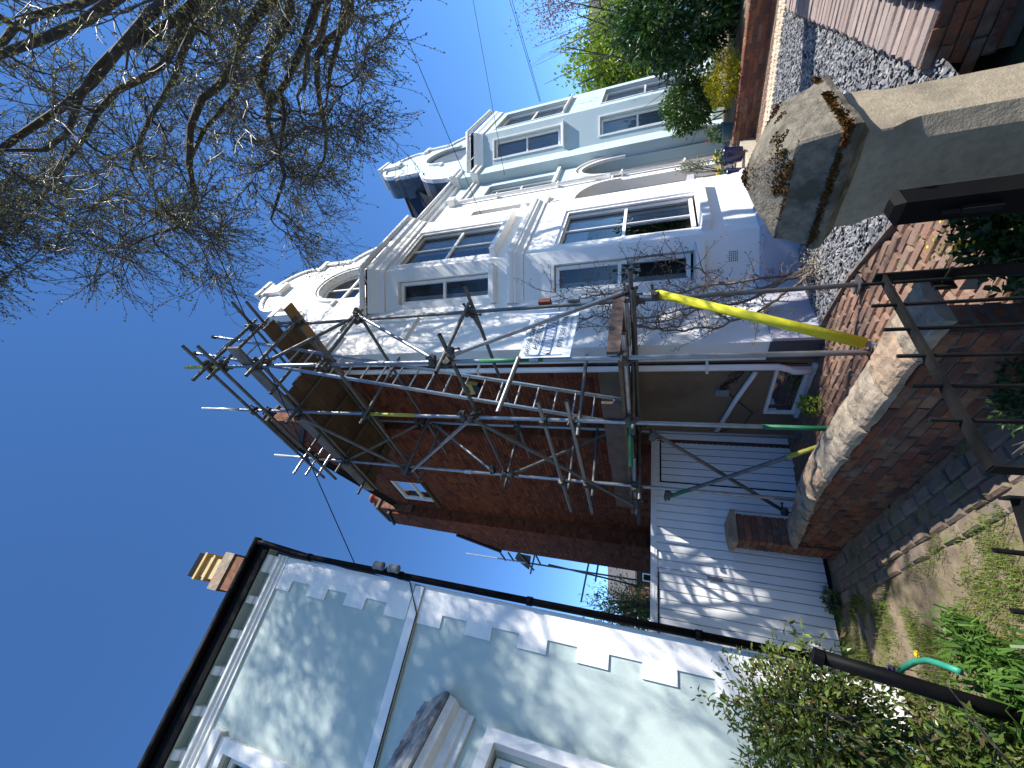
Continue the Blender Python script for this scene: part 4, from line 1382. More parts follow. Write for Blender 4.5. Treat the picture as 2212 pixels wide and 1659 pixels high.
pieces(HF, 'moulding_block', 'white_gloss', bh, orn)
mb = MB()
mb.strip(HF, [(BC + 1.12, 8.92), (BC + 0.93, 8.92)] + arc(BC, 9.0, 0.92, 0.90, -4, 184, 16) + [(BC - 0.93, 8.92), (BC - 1.12, 8.92)], 0.07, BO + 0.002, BO + 0.07)
mb.build('arch_moulding', 'white_gloss', bh)
w = MB()
w.box(HF, BC - 0.8, BC + 0.8, BO - 0.25, BO - 0.17, 8.96, 9.03)
w.box(HF, BC - 0.02, BC + 0.02, BO - 0.25, BO - 0.17, 8.2, 9.75)
w = w.build('window', 'white_gloss', bh)
g = MB()
g.prism(HF, arch_poly(BC, 8.2, 9.0, 0.81, 0.77), BO - 0.24, BO - 0.23, back=False, sides=False)
g.build('pane', 'glass', w)
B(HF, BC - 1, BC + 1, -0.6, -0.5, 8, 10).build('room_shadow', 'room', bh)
# entrance stretch between the houses
d2 = arch_poly(7.37, 0.3, 2.75, 0.62, 1.0)
w3 = [(6.96, 4.44), (7.72, 4.44), (7.72, 6.46), (6.96, 6.46)]
MB().prism(HF, [(6.745, -0.3), (8.058, -0.3), (8.058, 7.72), (6.745, 7.72)], -0.24, 0.0, [d2, w3]).build('entrance_wall', 'blue_render', bh)
window(HF, bh, 6.98, 7.70, 4.5, 6.43, -0.12, 0.06)
sill(HF, bh, 6.86, 8.0, -0.05, 0.10, 4.32, 4.435)
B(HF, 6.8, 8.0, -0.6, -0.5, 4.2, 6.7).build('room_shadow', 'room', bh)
curtain(HF, bh, 7.0, 7.7, 4.5, 6.4, -0.3, 'blind')
mb = MB()
mb.strip(HF, [(7.37 + 0.64, 2.6)] + [(x, z) for x, z in arc(7.37, 2.75, 0.64, 1.02, 0, 180, 16)] + [(7.37 - 0.64, 2.6)], 0.085, 0.002, 0.08)
mb.strip(HF, arc(7.37, 2.75, 0.74, 1.12, 8, 172, 16), 0.035, 0.002, 0.11)
mb.build('arch_moulding', 'white_gloss', bh)
B(HF, 6.6, 8.1, -1.3, -1.25, 0.2, 4.0).build('porch_wall', 'porch_grey', bh)
B(HF, 6.602, 6.75, -1.24, -0.245, 0.2, 4.0).build('porch_wall', 'porch_grey', bh)
B(HF, 7.99, 8.1, -1.24, -0.245, 0.2, 4.0).build('porch_wall', 'blue_render', bh)
B(HF, 7.0, 7.8, -1.24, -1.2, 0.3, 2.4).build('door', 'porch_grey', bh)
# bay of the blue house
BP = [(8.66, BO), (9.36, 1.0), (11.80, 1.0), (12.5, BO)]
bw = [[(0.22, 0.72, 1.3, 3.3), (0.2, 0.76, 4.42, 6.5)], [(0.34, 2.0, 0.95, 3.3), (0.34, 2.0, 4.44, 6.58)], [(0.2, 0.7, 1.3, 3.3), (0.2, 0.7, 4.42, 6.5)]]
bfr = bay(HF, bh, BP, 7.2, 'blue_render', bw)
for i, (f, L) in enumerate(bfr):
    for (a0, a1, z0, z1) in bw[i]:
        window(f, bh, a0 + 0.015, a1 - 0.015, z0 + 0.04, z1 - 0.015, -0.09, 0.06, d=0.08)
        MB().strip(f, [(a0, z0), (a1, z0), (a1, z1), (a0, z1)], -0.045, 0.002, 0.02, closed=True).build('architrave', 'white_gloss', bh)
        sill(f, bh, a0 - 0.09, a1 + 0.09, -0.08, 0.11, z0 - 0.11, z0 - 0.046)
        curtain(f, bh, a0 + 0.05, a1 - 0.05, z0 + 0.05, z1 - 0.05, -0.2, 'blind' if z0 > 3 else 'curtain', 0.012, 0.07)
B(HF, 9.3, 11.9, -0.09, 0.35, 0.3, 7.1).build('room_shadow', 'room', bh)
ring(HF, BP, 0.0, [(0.003, 6.86), (0.04, 6.86), (0.06, 6.98), (0.10, 7.05), (0.12, 7.14), (0.003, 7.2)], 'bay_cornice', 'white_gloss', bh)
pipe('gutter', 'white_stain', bh, [HF(8.5, BO, 7.33), HF(9.3, 1.15, 7.33), HF(11.86, 1.15, 7.33), HF(12.7, BO, 7.33)], 0.06)
ring(HF, BP, 0.0, [(0.003, -0.2), (0.05, -0.2), (0.05, 0.5), (0.003, 0.55)], 'plinth', 'blue_render', bh)
mb = MB()
mb.add([HF(a, b, 7.24) for a, b in [(8.5, BO), (9.3, 1.1), (11.86, 1.1), (12.6, BO)]] + [HF(9.4, BO + .01, 7.7), HF(11.7, BO + .01, 7.7)], [(0, 1, 4), (1, 2, 5, 4), (2, 3, 5)])
mb.build('bay_roof', 'lead', bh)
# shared downpipe, eaves, and the slate slope behind the gable
pipe('downpipe', 'white_gloss', bh, [HF(6.68, 0.09, 7.2), HF(6.68, 0.075, 7.0), HF(6.70, 0.075, 0.3)], 0.045)
B(HF, 6.58, 6.80, 0.002, 0.2, 7.18, 7.40).build('hopper_head', 'white_gloss', bh)
for z in (5.9, 4.2, 2.6, 1.2):
    B(HF, 6.62, 6.76, 0.002, 0.13, z, z + 0.03).build('pipe_bracket', 'white_gloss', bh)
mb = MB()
mb.box(HF, 5.36, 8.05, 0.002, 0.08, 7.60, 7.72)
mb.box(HF, 5.36, 8.05, 0.002, 0.17, 7.72, 7.80)
mb.build('eaves_board', 'white_gloss', bh)
pipe('gutter', 'white_gloss', bh, [HF(5.4, 0.2, 7.83), HF(8.04, 0.2, 7.83)], 0.05)
mb = MB()
roof_tiles(mb, HF(7.05, -0.05, 7.66), HF(7.05, -5, 7.66), HF(BC, -5, 11.42), HF(BC, -0.40, 11.42), 26, 26)
mb.build('roof_slates', 'roof_slate', bh, kind='stuff')
mb = MB()
mb.add([HF(7.0, -0.05, 7.6), HF(7.0, -5, 7.6), HF(BC, -5, 11.38), HF(BC, -0.3, 11.38)], [(0, 1, 2, 3)])
mb.add([HF(14.9, -0.05, 7.6), HF(14.9, -5, 7.6), HF(BC, -5, 11.38), HF(BC, -0.3, 11.38)], [(0, 1, 2, 3)])
mb.build('roof', 'roof_slate', bh)
pipe('ridge_tile', 'roof_slate', bh, [HF(BC, -0.4, 11.43), HF(BC, -5, 11.43)], 0.07)
# chimney peeping over the blue bay
mb = MB()
p = HF(16.5, -0.5, 6.2)
mb.box(HF, 16.2, 16.9, -0.8, -0.2, 5.5, 7.5)
mb.build('far_stack', 'chimney_dark', bh)

# ---------------------------------------------------------------- mint house
mh = thing('mint_house', MF(-1.5, 0, 0), 'pale mint rendered house with white corner quoins, bracketed eaves and black gutter', 'house')
mw = [(-3.3, 4.95), (-2.12, 4.95), (-2.12, 6.66), (-3.3, 6.66)]
MB().prism(MF, [(-7, -0.3), (0.0, -0.3), (0.0, 7.38), (-7, 7.38)], -5.5, 0.0, [mw]).build('front_wall', 'mint_render', mh)
B(MF, -7, 0.0, -5.4, -5.3, 0, 0.1).v


def quoin(z0, z1, wide):
    w_ = 0.40 if wide else 0.262
    mb = MB()
    e = 0.006
    mb.hexa([MF(-w_, 0.001, z0 + .0006), MF(0.022, 0.001, z0 + .0006), MF(0.022, 0.019, z0 + .0006), MF(-w_, 0.019, z0 + .0006), MF(-w_, 0.001, z1 - .0006), MF(0.022, 0.001, z1 - .0006), MF(0.022, 0.019, z1 - .0006), MF(-w_, 0.019, z1 - .0006)])
    mb.box(MF, 0.001, 0.022, -0.4, 0.0005, z0 + .0006, z1 - .0006)
    mb.build('quoin', 'white_render', mh)


z = 7.13
wide = True
while z > 4.85:
    quoin(max(z - 0.33, 4.80), z, wide)
    wide = not wide
    z -= 0.33
z = 4.655
wide = True
while z > -0.1:
    quoin(max(z - 0.3345, -0.14), z, wide)
    wide = not wide
    z -= 0.3345
B(MF, -7, -0.002, 0.002, 0.045, 4.665, 4.79).build('string_course', 'white_render', mh)
B(MF, -7, 0.03, 0.002, 0.03, -0.3, -0.145).build('plinth', 'white_stain', mh)
ring(MF, [(-7, 0), (0.03, 0)], 0.0, [(0.002, 7.06), (0.03, 7.06), (0.03, 7.10), (0.055, 7.115), (0.055, 7.15), (0.085, 7.165), (0.09, 7.2), (0.002, 7.215)], 'frieze_moulding', 'white_render', mh)
for i, (a0, a1) in enumerate([(-0.235, 0.0)] + [(-0.645 - 0.42 * k, -0.55 - 0.42 * k) for k in range(9)]):
    pr_ = [(0.003, 7.19), (0.04, 7.19), (0.048, 7.21), (0.075, 7.22), (0.08, 7.25), (0.115, 7.26), (0.135, 7.285), (0.145, 7.34), (0.003, 7.34)]
    MB().prism(Fr(MF(a1, 0, 0), MF.b, MF.a), pr_, a0 - a1, 0).build('eaves_bracket', 'white_render', mh)
B(MF, -7, 0.12, 0.002, 0.16, 7.343, 7.37).build('soffit', 'mint_render', mh)
B(MF, -7.2, 0.16, 0.162, 0.195, 7.34, 7.62).build('fascia', 'black_paint', mh)
mb = MB()
mb.path([MF(-7.2, 0.235, 7.58), MF(0.19, 0.235, 7.58)], 0.055, 12)
mb.build('gutter', 'black_paint', mh, smooth=True)
B(MF, 0.122, 0.165, -3.5, 0.16, 7.36, 7.6).build('barge_board', 'black_paint', mh)
mb = MB()
mb.add([MF(-7.2, 0.24, 7.61), MF(0.17, 0.24, 7.61), MF(0.17, -2.7, 9.2), MF(-7.2, -2.7, 9.2), MF(0.17, -5.8, 7.61), MF(-7.2, -5.8, 7.61)], [(0, 1, 2, 3), (3, 2, 4, 5)])
mb.add([MF(0.03, 0.02, 7.35), MF(0.03, -5.5, 7.35), MF(0.03, -2.7, 9.15)], [(0, 1, 2)])
mb.build('roof', 'roof_slate', mh)
pipe('downpipe', 'black_paint', mh, [MF(0.13, 0.235, 7.53), MF(0.13, 0.23, 7.42), MF(0.09, 0.10, 7.02), MF(0.075, 0.075, 6.85), MF(0.075, 0.075, -0.15)], 0.04)
for z in (6.6, 5.0, 3.2, 1.4):
    pipe('pipe_collar', 'black_paint', mh, [MF(0.075, 0.075, z), MF(0.075, 0.075, z + 0.07)], 0.05)
pipe('cable_run', 'cable', mh, [MF(0.03, 0.03, 5.8), MF(0.05, 0.03, 5.3), MF(0.03, 0.035, 4.9), MF(-0.3, 0.055, 4.66), MF(-3, 0.055, 4.655)], 0.008, 6)
# first-floor window with white surround
MB().strip(MF, mw, -0.13, 0.002, 0.07, closed=True).build('window_surround', 'white_render', mh)
B(MF, -3.5, -1.95, 0.002, 0.11, 6.80, 6.93).build('window_hood', 'white_render', mh)
window(MF, mh, -3.28, -2.14, 4.97, 6.64, -0.06, 0.06)
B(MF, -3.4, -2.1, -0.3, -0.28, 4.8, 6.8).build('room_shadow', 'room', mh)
curtain(MF, mh, -3.25, -2.15, 5.0, 6.6, -0.2, 'blind', 0.012, 0.06)
# canted bay with a lead roof
MP = [(-1.12, 0.0), (-1.62, 0.5), (-3.6, 0.5), (-4.1, 0.0)]
mpr = list(reversed(MP))
for i in range(3):
    f, L = MF.sub(MP[i], MP[i + 1])
    hs = [[(0.2, 0.7), (L - 0.15, 0.7), (L - 0.15, 3.35), (0.2, 3.35)]]
    MB().prism(f, [(0, -0.3), (L, -0.3), (L, 3.9), (0, 3.9)], -0.2, 0.0, hs).build('bay_wall', 'mint_render', mh)
    MB().strip(f, hs[0], -0.12, 0.002, 0.09, closed=True).build('window_surround', 'white_render', mh)
    window(f, mh, 0.21, L - 0.16, 0.72, 3.33, -0.08, 0.055)
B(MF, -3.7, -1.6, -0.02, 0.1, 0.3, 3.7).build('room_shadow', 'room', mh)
ring(MF, mpr, 0.0, [(0.002, 3.66), (0.05, 3.66), (0.05, 3.72), (0.09, 3.74), (0.11, 3.82), (0.20, 3.86), (0.24, 3.93), (0.002, 3.97)], 'bay_cornice', 'white_stain', mh)
ring(MF, mpr, 0.0, [(0.002, 3.972), (0.255, 3.935), (0.275, 3.95), (0.27, 4.0), (0.22, 4.05), (0.12, 4.16), (0.02, 4.24), (0.002, 4.25)], 'lead_roof', 'lead', mh)
f, L = MF.sub(MP[0], MP[1])
mb = MB()
n_ = 22
for k in range(n_):
    a0, a1 = -0.06 + (L + 0.06) * k / n_, -0.06 + (L + 0.06) * (k + 1) / n_
    z0 = 4.30 + 0.03 * noise.noise(Vector((k * 0.7, 0, 0)))
    z1 = 4.30 + 0.03 * noise.noise(Vector((k * 0.7 + 0.7, 0, 0)))
    mb.add([f(a0, 0.03, 4.2), f(a1, 0.03, 4.2), f(a1, 0.012, z1), f(a0, 0.012, z0)], [(0, 1, 2, 3)])
mb.build('lead_flashing', 'lead', mh)
# chimney of the mint house
cf = MF
cp_ = Vector((-4.15, 5.95, 0))
c0 = Fr(cp_, MF.a, MF.b)
st = B(c0, -0.32, 0.32, -0.32, 0.32, 8.3, 10.35).build('chimney_stack', 'wall_brick', mh)
B(c0, -0.36, 0.36, -0.36, 0.36, 10.35, 10.62).build('stack_cap', 'coping_stone', st)
mb = MB()
for (h0, z0_, h1, z1_) in ((0.20, 10.62, 0.20, 11.0), (0.25, 11.0, 0.25, 11.06), (0.21, 11.06, 0.19, 11.25), (0.27, 11.25, 0.27, 11.31)):
    mb.hexa([c0(-h0, -h0, z0_), c0(h0, -h0, z0_), c0(h0, h0, z0_), c0(-h0, h0, z0_), c0(-h1, -h1, z1_), c0(h1, -h1, z1_), c0(h1, h1, z1_), c0(-h1, h1, z1_)])
mb.build('chimney_pot', 'buff_pot', st)
B(c0, -0.24, 0.24, -0.24, 0.24, 11.31, 11.52).build('pot_cowl', 'black_paint', st)
# twin security lights on the corner
sl = thing('security_light', MF(0.05, 0.08, 5.15), 'twin cylinder security light on the black corner pipe of the mint house', 'lamp')
MB().path([MF(0.075, 0.1, 5.16), MF(0.10, 0.2, 5.17), MF(0.12, 0.22, 5.2)], 0.02, 8).build('bracket', 'black_paint', sl)
for zz in (5.07, 5.31):
    q = MF(0.13, 0.22, zz)
    MB().lathe(q - UPV * 0.075, [(0.035, 0), (0.052, 0.012), (0.052, 0.04), (0.047, 0.045), (0.047, 0.125), (0.052, 0.13), (0.052, 0.15), (0.04, 0.155)], 14).build('lamp_head', 'grey_box', sl, smooth=True)

# ---------------------------------------------------------------- garage between the houses
ga = thing('garage', MF(1.5, -1.05, -0.15), 'white boarded garage front with vertical planks between mint and white houses', 'garage')
GO = -1.05
B(MF, -0.4, 2.93, GO - 2.6, GO - 0.03, -0.3, 1.86).build('core', 'dark_gap', ga)


def planks(a0, a1, z0, z1, b, parent, w=0.112):
    n_ = max(1, round((a1 - a0) / w))
    w = (a1 - a0) / n_
    for i in range(n_):
        x = a0 + i * w
        mb = MB()
        e = 0.010
        mb.prism(Fr(MF(x, b, 0), MF.a, MF.b), [(0.0025, z0), (w - 0.0025, z0), (w - 0.0025, z1), (0.0025, z1)], -0.02, -0.0125)
        f_ = Fr(MF(x, b, 0), MF.a, MF.b)
        mb.hexa([f_(0.004, -0.012, z0), f_(w - .004, -0.012, z0), f_(w - .004, -0.012, z1), f_(0.004, -0.012, z1), f_(e, 0, z0), f_(w - e, 0, z0), f_(w - e, 0, z1), f_(e, 0, z1)])
        mb.build('plank', 'garage_paint', parent)


planks(0.85, 2.08, -0.12, 1.86, GO, ga)
planks(2.08, 2.93, 1.79, 1.86, GO, ga)
planks(2.80, 2.93, -0.12, 1.79, GO, ga)
planks(-0.4, 0.85, 1.82, 1.86, GO, ga)
B(MF, -0.4, 2.94, GO - 2.6, GO + 0.03, 1.862, 1.915).build('top_board', 'garage_paint', ga)
B(MF, -0.4, 2.94, GO - 0.02, GO + 0.022, 1.835, 1.862).build('top_board', 'garage_paint', ga)
d1 = B(MF, -0.4, 0.845, GO - 0.055, GO - 0.035, -0.12, 1.81).build('door', 'garage_paint', ga)
planks(-0.4, 0.80, -0.12, 1.80, GO - 0.012, d1)
B(MF, 0.80, 0.845, GO - 0.03, GO + 0.006, -0.12, 1.81).build('door_edge', 'garage_paint', d1)
h_ = MB()
h_.box(MF, 0.785, 0.835, GO + 0.006, GO + 0.016, 1.03, 1.21)
h_.path([MF(0.81, GO + 0.016, 1.17), MF(0.81, GO + 0.05, 1.17), MF(0.81, GO + 0.05, 1.07), MF(0.81, GO + 0.016, 1.07)], 0.009, 8)
h_.build('handle', 'galv', d1)
d2_ = B(MF, 2.10, 2.80, GO - 0.055, GO - 0.04, -0.12, 1.775).build('door', 'garage_paint', ga)
planks(2.10, 2.79, -0.12, 1.765, GO - 0.018, d2_)
B(MF, 2.80, 2.94, GO - 0.02, GO + 0.02, -0.14, -0.12).build('threshold', 'coping_stone', ga)

# ================================================================ SCAFFOLD
TR = 0.0242
scf = thing('scaffold', HF(-0.5, 0, 0), 'tube and board scaffold standing against the brick side of the white house', 'scaffold')
SO, SI = -0.97, 0.0
p1, p2, p3, pR, pI = (SO, 0.94), (SO, -0.06), (SO, -1.46), (SI, 0.93), (SI, -1.47)


def tb(name, q0, q1, m='galv', r=TR):
    a, b = HF(*q0), HF(*q1)
    mb = MB()
    n_ = 12
    mb.path([a, b], r, n_, cap=False)
    o = mb.build(name, m, scf, smooth=True)
    return o


def band(parent, q0, q1, m, r=TR * 1.04):
    MB().path([HF(*q0), HF(*q1)], r, 12).build('paint_band', m, parent, smooth=True)


CM = None


def coupler(s, o, z, spin=0.0):
    """a swivel coupler: two clamps, hinge lugs and bolts"""
    global CM
    if CM is None:
        mb = MB()
        mb.path([(0, 0, -0.028), (0, 0, 0.028)], 0.032, 8)
        mb.path([(-0.03, 0.045, 0), (0.03, 0.045, 0)], 0.032, 8)
        mb.hexa([(-0.012, 0.0, -0.02), (0.012, 0.0, -0.02), (0.012, 0.05, -0.02), (-0.012, 0.05, -0.02), (-0.012, 0.0, 0.02), (0.012, 0.0, 0.02), (0.012, 0.05, 0.02), (-0.012, 0.05, 0.02)])
        mb.path([(-0.07, -0.012, 0.012), (0.03, -0.03, 0.012)], 0.008, 6)
        mb.path([(0.0, 0.05, -0.075), (0.0, 0.06, 0.03)], 0.008, 6)
        mb.path([(-0.082, -0.012, 0.012), (-0.066, -0.014, 0.012)], 0.014, 6)
        mb.path([(0.0, 0.05, -0.085), (0.0, 0.052, -0.068)], 0.014, 6)
        CM = mb.mesh('coupler', 'coupler')
    ob = bpy.data.objects.new('coupler', CM)
    COL.objects.link(ob)
    ob.parent = scf
    ob.matrix_parent_inverse = Matrix.Translation(-scf.location)
    ob.location = HF(s, o, z)
    ob.scale = (1.3, 1.3, 1.3)
    ob.rotation_euler = (R.uniform(-.2, .2), R.uniform(-.2, .2), rad(44) + spin + R.choice((0, PI / 2, PI)))
    return ob


s1 = tb('standard', (*p1, -0.03), (*p1, 8.68), 'galv')
band(s1, (*p1, 7.86), (*p1, 8.66), 'yellow_paint')
band(s1, (*p1, 2.95), (*p1, 3.68), 'green_paint')
s2 = tb('standard', (*p2, -0.03), (*p2, 9.46), 'galv')
band(s2, (*p2, 5.02), (*p2, 5.80), 'yellow_paint')
band(s2, (*p2, -0.02), (*p2, 0.82), 'green_paint')
band(s2, (*p2, 8.5), (*p2, 9.45), 'galv_bright')
s3 = tb('standard', (*p3, -0.1), (*p3, 8.95), 'galv')
band(s3, (*p3, 7.6), (*p3, 8.94), 'galv_bright')
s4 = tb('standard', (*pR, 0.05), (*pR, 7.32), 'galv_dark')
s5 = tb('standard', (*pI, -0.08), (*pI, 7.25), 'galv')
for (q, z) in ((pR, 0.04), (p1, -0.02), (p2, -0.02), (p3, -0.1), (pI, -0.1)):
    B(HF, q[0] - 0.075, q[0] + 0.075, q[1] - 0.075, q[1] + 0.075, z, z + 0.008).build('base_plate', 'galv_dark', scf)
D = 0.05
JO, JI = SO + D, SI - D      # ledgers run just inside the standards
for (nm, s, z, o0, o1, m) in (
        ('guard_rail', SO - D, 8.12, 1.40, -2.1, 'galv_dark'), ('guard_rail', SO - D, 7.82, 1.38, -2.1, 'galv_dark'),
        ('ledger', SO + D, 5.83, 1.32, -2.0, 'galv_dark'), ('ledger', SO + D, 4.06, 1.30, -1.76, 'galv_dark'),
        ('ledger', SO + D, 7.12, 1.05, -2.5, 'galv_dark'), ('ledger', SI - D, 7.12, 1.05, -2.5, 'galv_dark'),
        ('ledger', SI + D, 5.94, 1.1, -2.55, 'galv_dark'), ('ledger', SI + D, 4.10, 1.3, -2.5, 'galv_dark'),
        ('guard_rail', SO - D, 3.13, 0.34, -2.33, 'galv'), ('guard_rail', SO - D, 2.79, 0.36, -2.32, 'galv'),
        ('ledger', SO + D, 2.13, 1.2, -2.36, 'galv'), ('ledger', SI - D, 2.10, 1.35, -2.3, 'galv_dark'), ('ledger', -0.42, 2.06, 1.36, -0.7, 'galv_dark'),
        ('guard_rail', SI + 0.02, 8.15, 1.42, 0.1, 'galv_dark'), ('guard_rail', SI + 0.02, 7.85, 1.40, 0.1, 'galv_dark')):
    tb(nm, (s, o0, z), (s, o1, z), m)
    for o_ in ((0.94, -0.06, -1.46) if s < -0.5 else (0.93, -1.47)):
        if min(o0, o1) - 0.05 < o_ < max(o0, o1) + 0.05 and not (s > -0.5 and z > 7.5):
            coupler(SO if s < -0.5 else SI, o_ + 0.02, z)
tb('standard', (SI - 0.02, 0.98, 7.0), (SI - 0.02, 0.98, 8.25), 'galv_dark')
for z, e in ((8.07, -1.30), (7.79, -1.27), (7.07, -1.22), (5.90, -1.1), (4.12, -1.2)):
    tb('transom', (e, 0.94 + D, z), (0.12, 0.94 + D, z + 0.05), 'galv_dark')
    coupler(SO, 0.96, z + 0.02)
    coupler(SI, 0.95, z + 0.04)
band(tb('transom', (0.02, 0.99, 4.15), (0.16, 0.55, 4.17), 'galv_dark'), (0.02, 0.985, 4.15), (0.08, 0.8, 4.16), 'yellow_paint')
for o_ in (0.45, -0.06, -0.7, -1.44, -2.2):
    tb('transom', (-1.25 if o_ != 0.45 else -1.1, o_ + 0.05, 7.17), (0.18, o_ + 0.05, 7.18), 'galv_dark')
for o_, zz in ((-0.06, 5.79), (-1.46, 5.78), (-1.52, 4.0), (-0.06, 2.08), (-1.46, 2.05), (-2.2, 2.08), (-1.40, 3.0), (-1.52, 2.68), (-1.62, 5.58), (-0.12, 2.7)):
    tb('transom', (-1.2, o_ + 0.05, zz), (0.2, o_ + 0.05, zz + 0.05), 'galv_dark')
for o_ in (-1.46,):
    for z in (8.12, 7.82, 7.55):
        tb('puncheon', (-1.35, o_ + 0.045, z - 0.01), (-0.6, o_ + 0.045, z + 0.01), 'galv_bright' if o_ < -1 else 'galv')
# braces
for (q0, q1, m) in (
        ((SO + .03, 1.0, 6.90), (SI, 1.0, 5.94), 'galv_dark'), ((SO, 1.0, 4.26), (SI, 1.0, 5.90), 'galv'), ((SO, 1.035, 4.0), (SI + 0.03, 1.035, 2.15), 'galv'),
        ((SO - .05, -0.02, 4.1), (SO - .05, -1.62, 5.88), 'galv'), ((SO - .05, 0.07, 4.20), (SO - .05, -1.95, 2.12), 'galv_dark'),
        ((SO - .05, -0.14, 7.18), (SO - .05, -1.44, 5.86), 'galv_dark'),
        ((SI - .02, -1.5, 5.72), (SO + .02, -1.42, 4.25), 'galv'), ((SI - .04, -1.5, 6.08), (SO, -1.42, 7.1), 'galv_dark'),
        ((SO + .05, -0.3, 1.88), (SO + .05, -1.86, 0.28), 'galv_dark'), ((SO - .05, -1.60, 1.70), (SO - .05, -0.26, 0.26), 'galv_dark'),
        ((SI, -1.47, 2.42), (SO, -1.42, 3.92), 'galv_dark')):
    b_ = tb('brace', q0, q1, m)
    coupler(*q0, 0.6)
    coupler(*q1, 0.9)
    if q0[2] == 1.70:
        band(b_, (SO - .05, -1.60, 1.70), (SO - .05, -1.34, 1.42), 'green_paint')
        band(b_, (SO - .05, -0.50, 0.52), (SO - .05, -0.26, 0.26), 'yellow_paint')
tb('tie_tube', (SO - 0.03, 1.0, 3.2), (SO - 0.66, 0.86, 3.30), 'galv')
tb('tie_tube', (SO + 0.02, 0.98, 2.9), (SI + 0.3, 0.2, 2.92), 'galv_dark')
yb = tb('brace', (SI - 0.02, 1.02, 1.86), (SO + 0.01, 1.0, 0.20), 'galv')
MB().path([HF(SI - 0.03, 1.02, 1.84), HF(SO + 0.04, 1.0, 0.26)], 0.046, 14).build('foam_sleeve', 'yellow_foam', yb, smooth=True)
coupler(SI - 0.01, 1.02, 1.86)
coupler(SO, 0.98, 0.2)
for z in (3.05, 5.0):
    MB().path([HF(SO, 0.94, z - .05), HF(SO, 0.94, z + .05)], 0.032, 12).build('sleeve_joint', 'galv', scf)
MB().path([HF(SO, -1.46, 4.62), HF(SO, -1.46, 4.74)], 0.033, 12).build('sleeve_joint', 'galv_bright', scf)
for zz, q in ((2.12, p2), (2.10, p3)):
    B(HF, q[0] - 0.04, q[0] + 0.06, q[1] - 0.05, q[1] + 0.05, zz - 0.05, zz + 0.04).build('board_clamp', 'green_paint', scf)
B(HF, SI + 0.02, SI + 0.09, 0.9, 0.99, 3.05, 3.2).build('tie_block', 'terracotta', scf)
B(HF, SI + 0.02, SI + 0.09, 0.9, 0.99, 2.7, 2.83).build('tie_block', 'grey_box', scf)
# boards


def board(s0, s1, o0, o1, z, m='timber', t=0.038, tilt=0.0):
    mb = MB()
    n_ = 6
    for i in range(n_):
        a, b = o0 + (o1 - o0) * i / n_, o0 + (o1 - o0) * (i + 1) / n_
        mb.box(HF, s0, s1, a, b, z + tilt * i, z + t + tilt * i)
    B(HF, s0, s1, o0, o1, z, z + t).build('board', m, scf)


zb = 7.205
for i in range(4):
    s0 = -0.94 + i * 0.236
    if i < 2:
        board(s0, s0 + 0.225, 0.30 - R.random() * 0.05, -2.45 - R.random() * .1, zb)
    else:
        board(s0, s0 + 0.225, 1.21 - (i == 3) * 0.25, -1.0, zb)
        board(s0, s0 + 0.225, -1.004, -2.42 - R.random() * .08, zb + 0.0015)
board(0.02, 0.20, 1.2, -2.33, zb + 0.002, 'timber_yellow')
B(HF, SO + 0.03, SO + 0.068, -2.6, 1.25, 7.25, 7.47).build('toe_board', 'timber_grey', scf)
zl = 2.165
for i in range(4):
    s0 = -0.94 + i * 0.236
    board(s0, s0 + 0.225, 0.95 - (i % 2) * 0.06, -2.35 + (i % 3) * 0.1, zl, 'timber')
B(HF, SO + 0.03, SO + 0.068, -1.0, 0.22, 2.205, 2.425).build('toe_board', 'timber_dark', scf)
B(HF, SO + 0.072, SO + 0.11, -2.25, -0.72, 2.205, 2.42).build('toe_board', 'timber_dark', scf)
B(HF, -0.97, 0.10, 0.985, 1.023, 2.17, 2.30).build('toe_board', 'timber_dark', scf)
tb('tie_tube', (-0.55, 1.3, 2.12), (-0.5, 0.7, 2.12), 'galv')
tb('tie_tube', (SO - 0.02, -0.1, 2.12), (SO - 0.3, -0.5, 2.12), 'green_paint')
tb('tie_tube', (SO - 0.02, -0.75, 2.1), (SO - 0.22, -0.95, 2.1), 'galv')

# ladder
lad = thing('ladder', HF(-0.55, -0.33, 2.2), 'long aluminium ladder leaning inside the scaffold up to the top deck', 'ladder')
L0, L1 = Vector((-0.37, 2.22)), Vector((1.03, 8.58))
dv = (L1 - L0).normalized()
for s in (-0.35, -0.75):
    mb = MB()
    nx = Vector((-dv.y, dv.x))
    q = []
    for p in (L0, L1):
        for e in (-1, 1):
            for h in (-1, 1):
                v = p + nx * (0.026 * h)
                q.append(HF(s + 0.011 * e, v.x, v.y))
    mb.hexa([q[0], q[2], q[3], q[1], q[4], q[6], q[7], q[5]])
    mb.build('stile', 'alu', lad)
    MB().path([HF(s, *(L1 + dv * -0.02)), HF(s, *(L1 + dv * 0.05))], 0.03, 8).build('end_cap', 'cable', lad)
n_ = 25
for i in range(n_):
    v = L0 + dv * (0.14 + i * 0.252)
    MB().path([HF(-0.77, *v), HF(-0.33, *v)], 0.0125, 8).build('rung', 'alu', lad)

# company banner
sg = thing('scaffold_sign', HF(-0.59, 1.0, 2.67), 'white printed banner of the scaffolding firm tied between two scaffold poles', 'sign')
SG = Fr(HF(-0.985, 0.978, 0), HF.a, HF.b)
mb = MB()
nx_, nz_ = 18, 12
for i in range(nx_ + 1):
    for j in range(nz_ + 1):
        x, z = 0.79 * i / nx_, 2.665 + 0.555 * j / nz_
        mb.v.append(tuple(SG(x, 0.004 * math.sin(x * 9 + z * 5), z)))
for i in range(nx_):
    for j in range(nz_):
        k = i * (nz_ + 1) + j
        mb.f.append((k, k + nz_ + 1, k + nz_ + 2, k + 1))
mb.build('sheet', 'sign_white', sg, smooth=True)


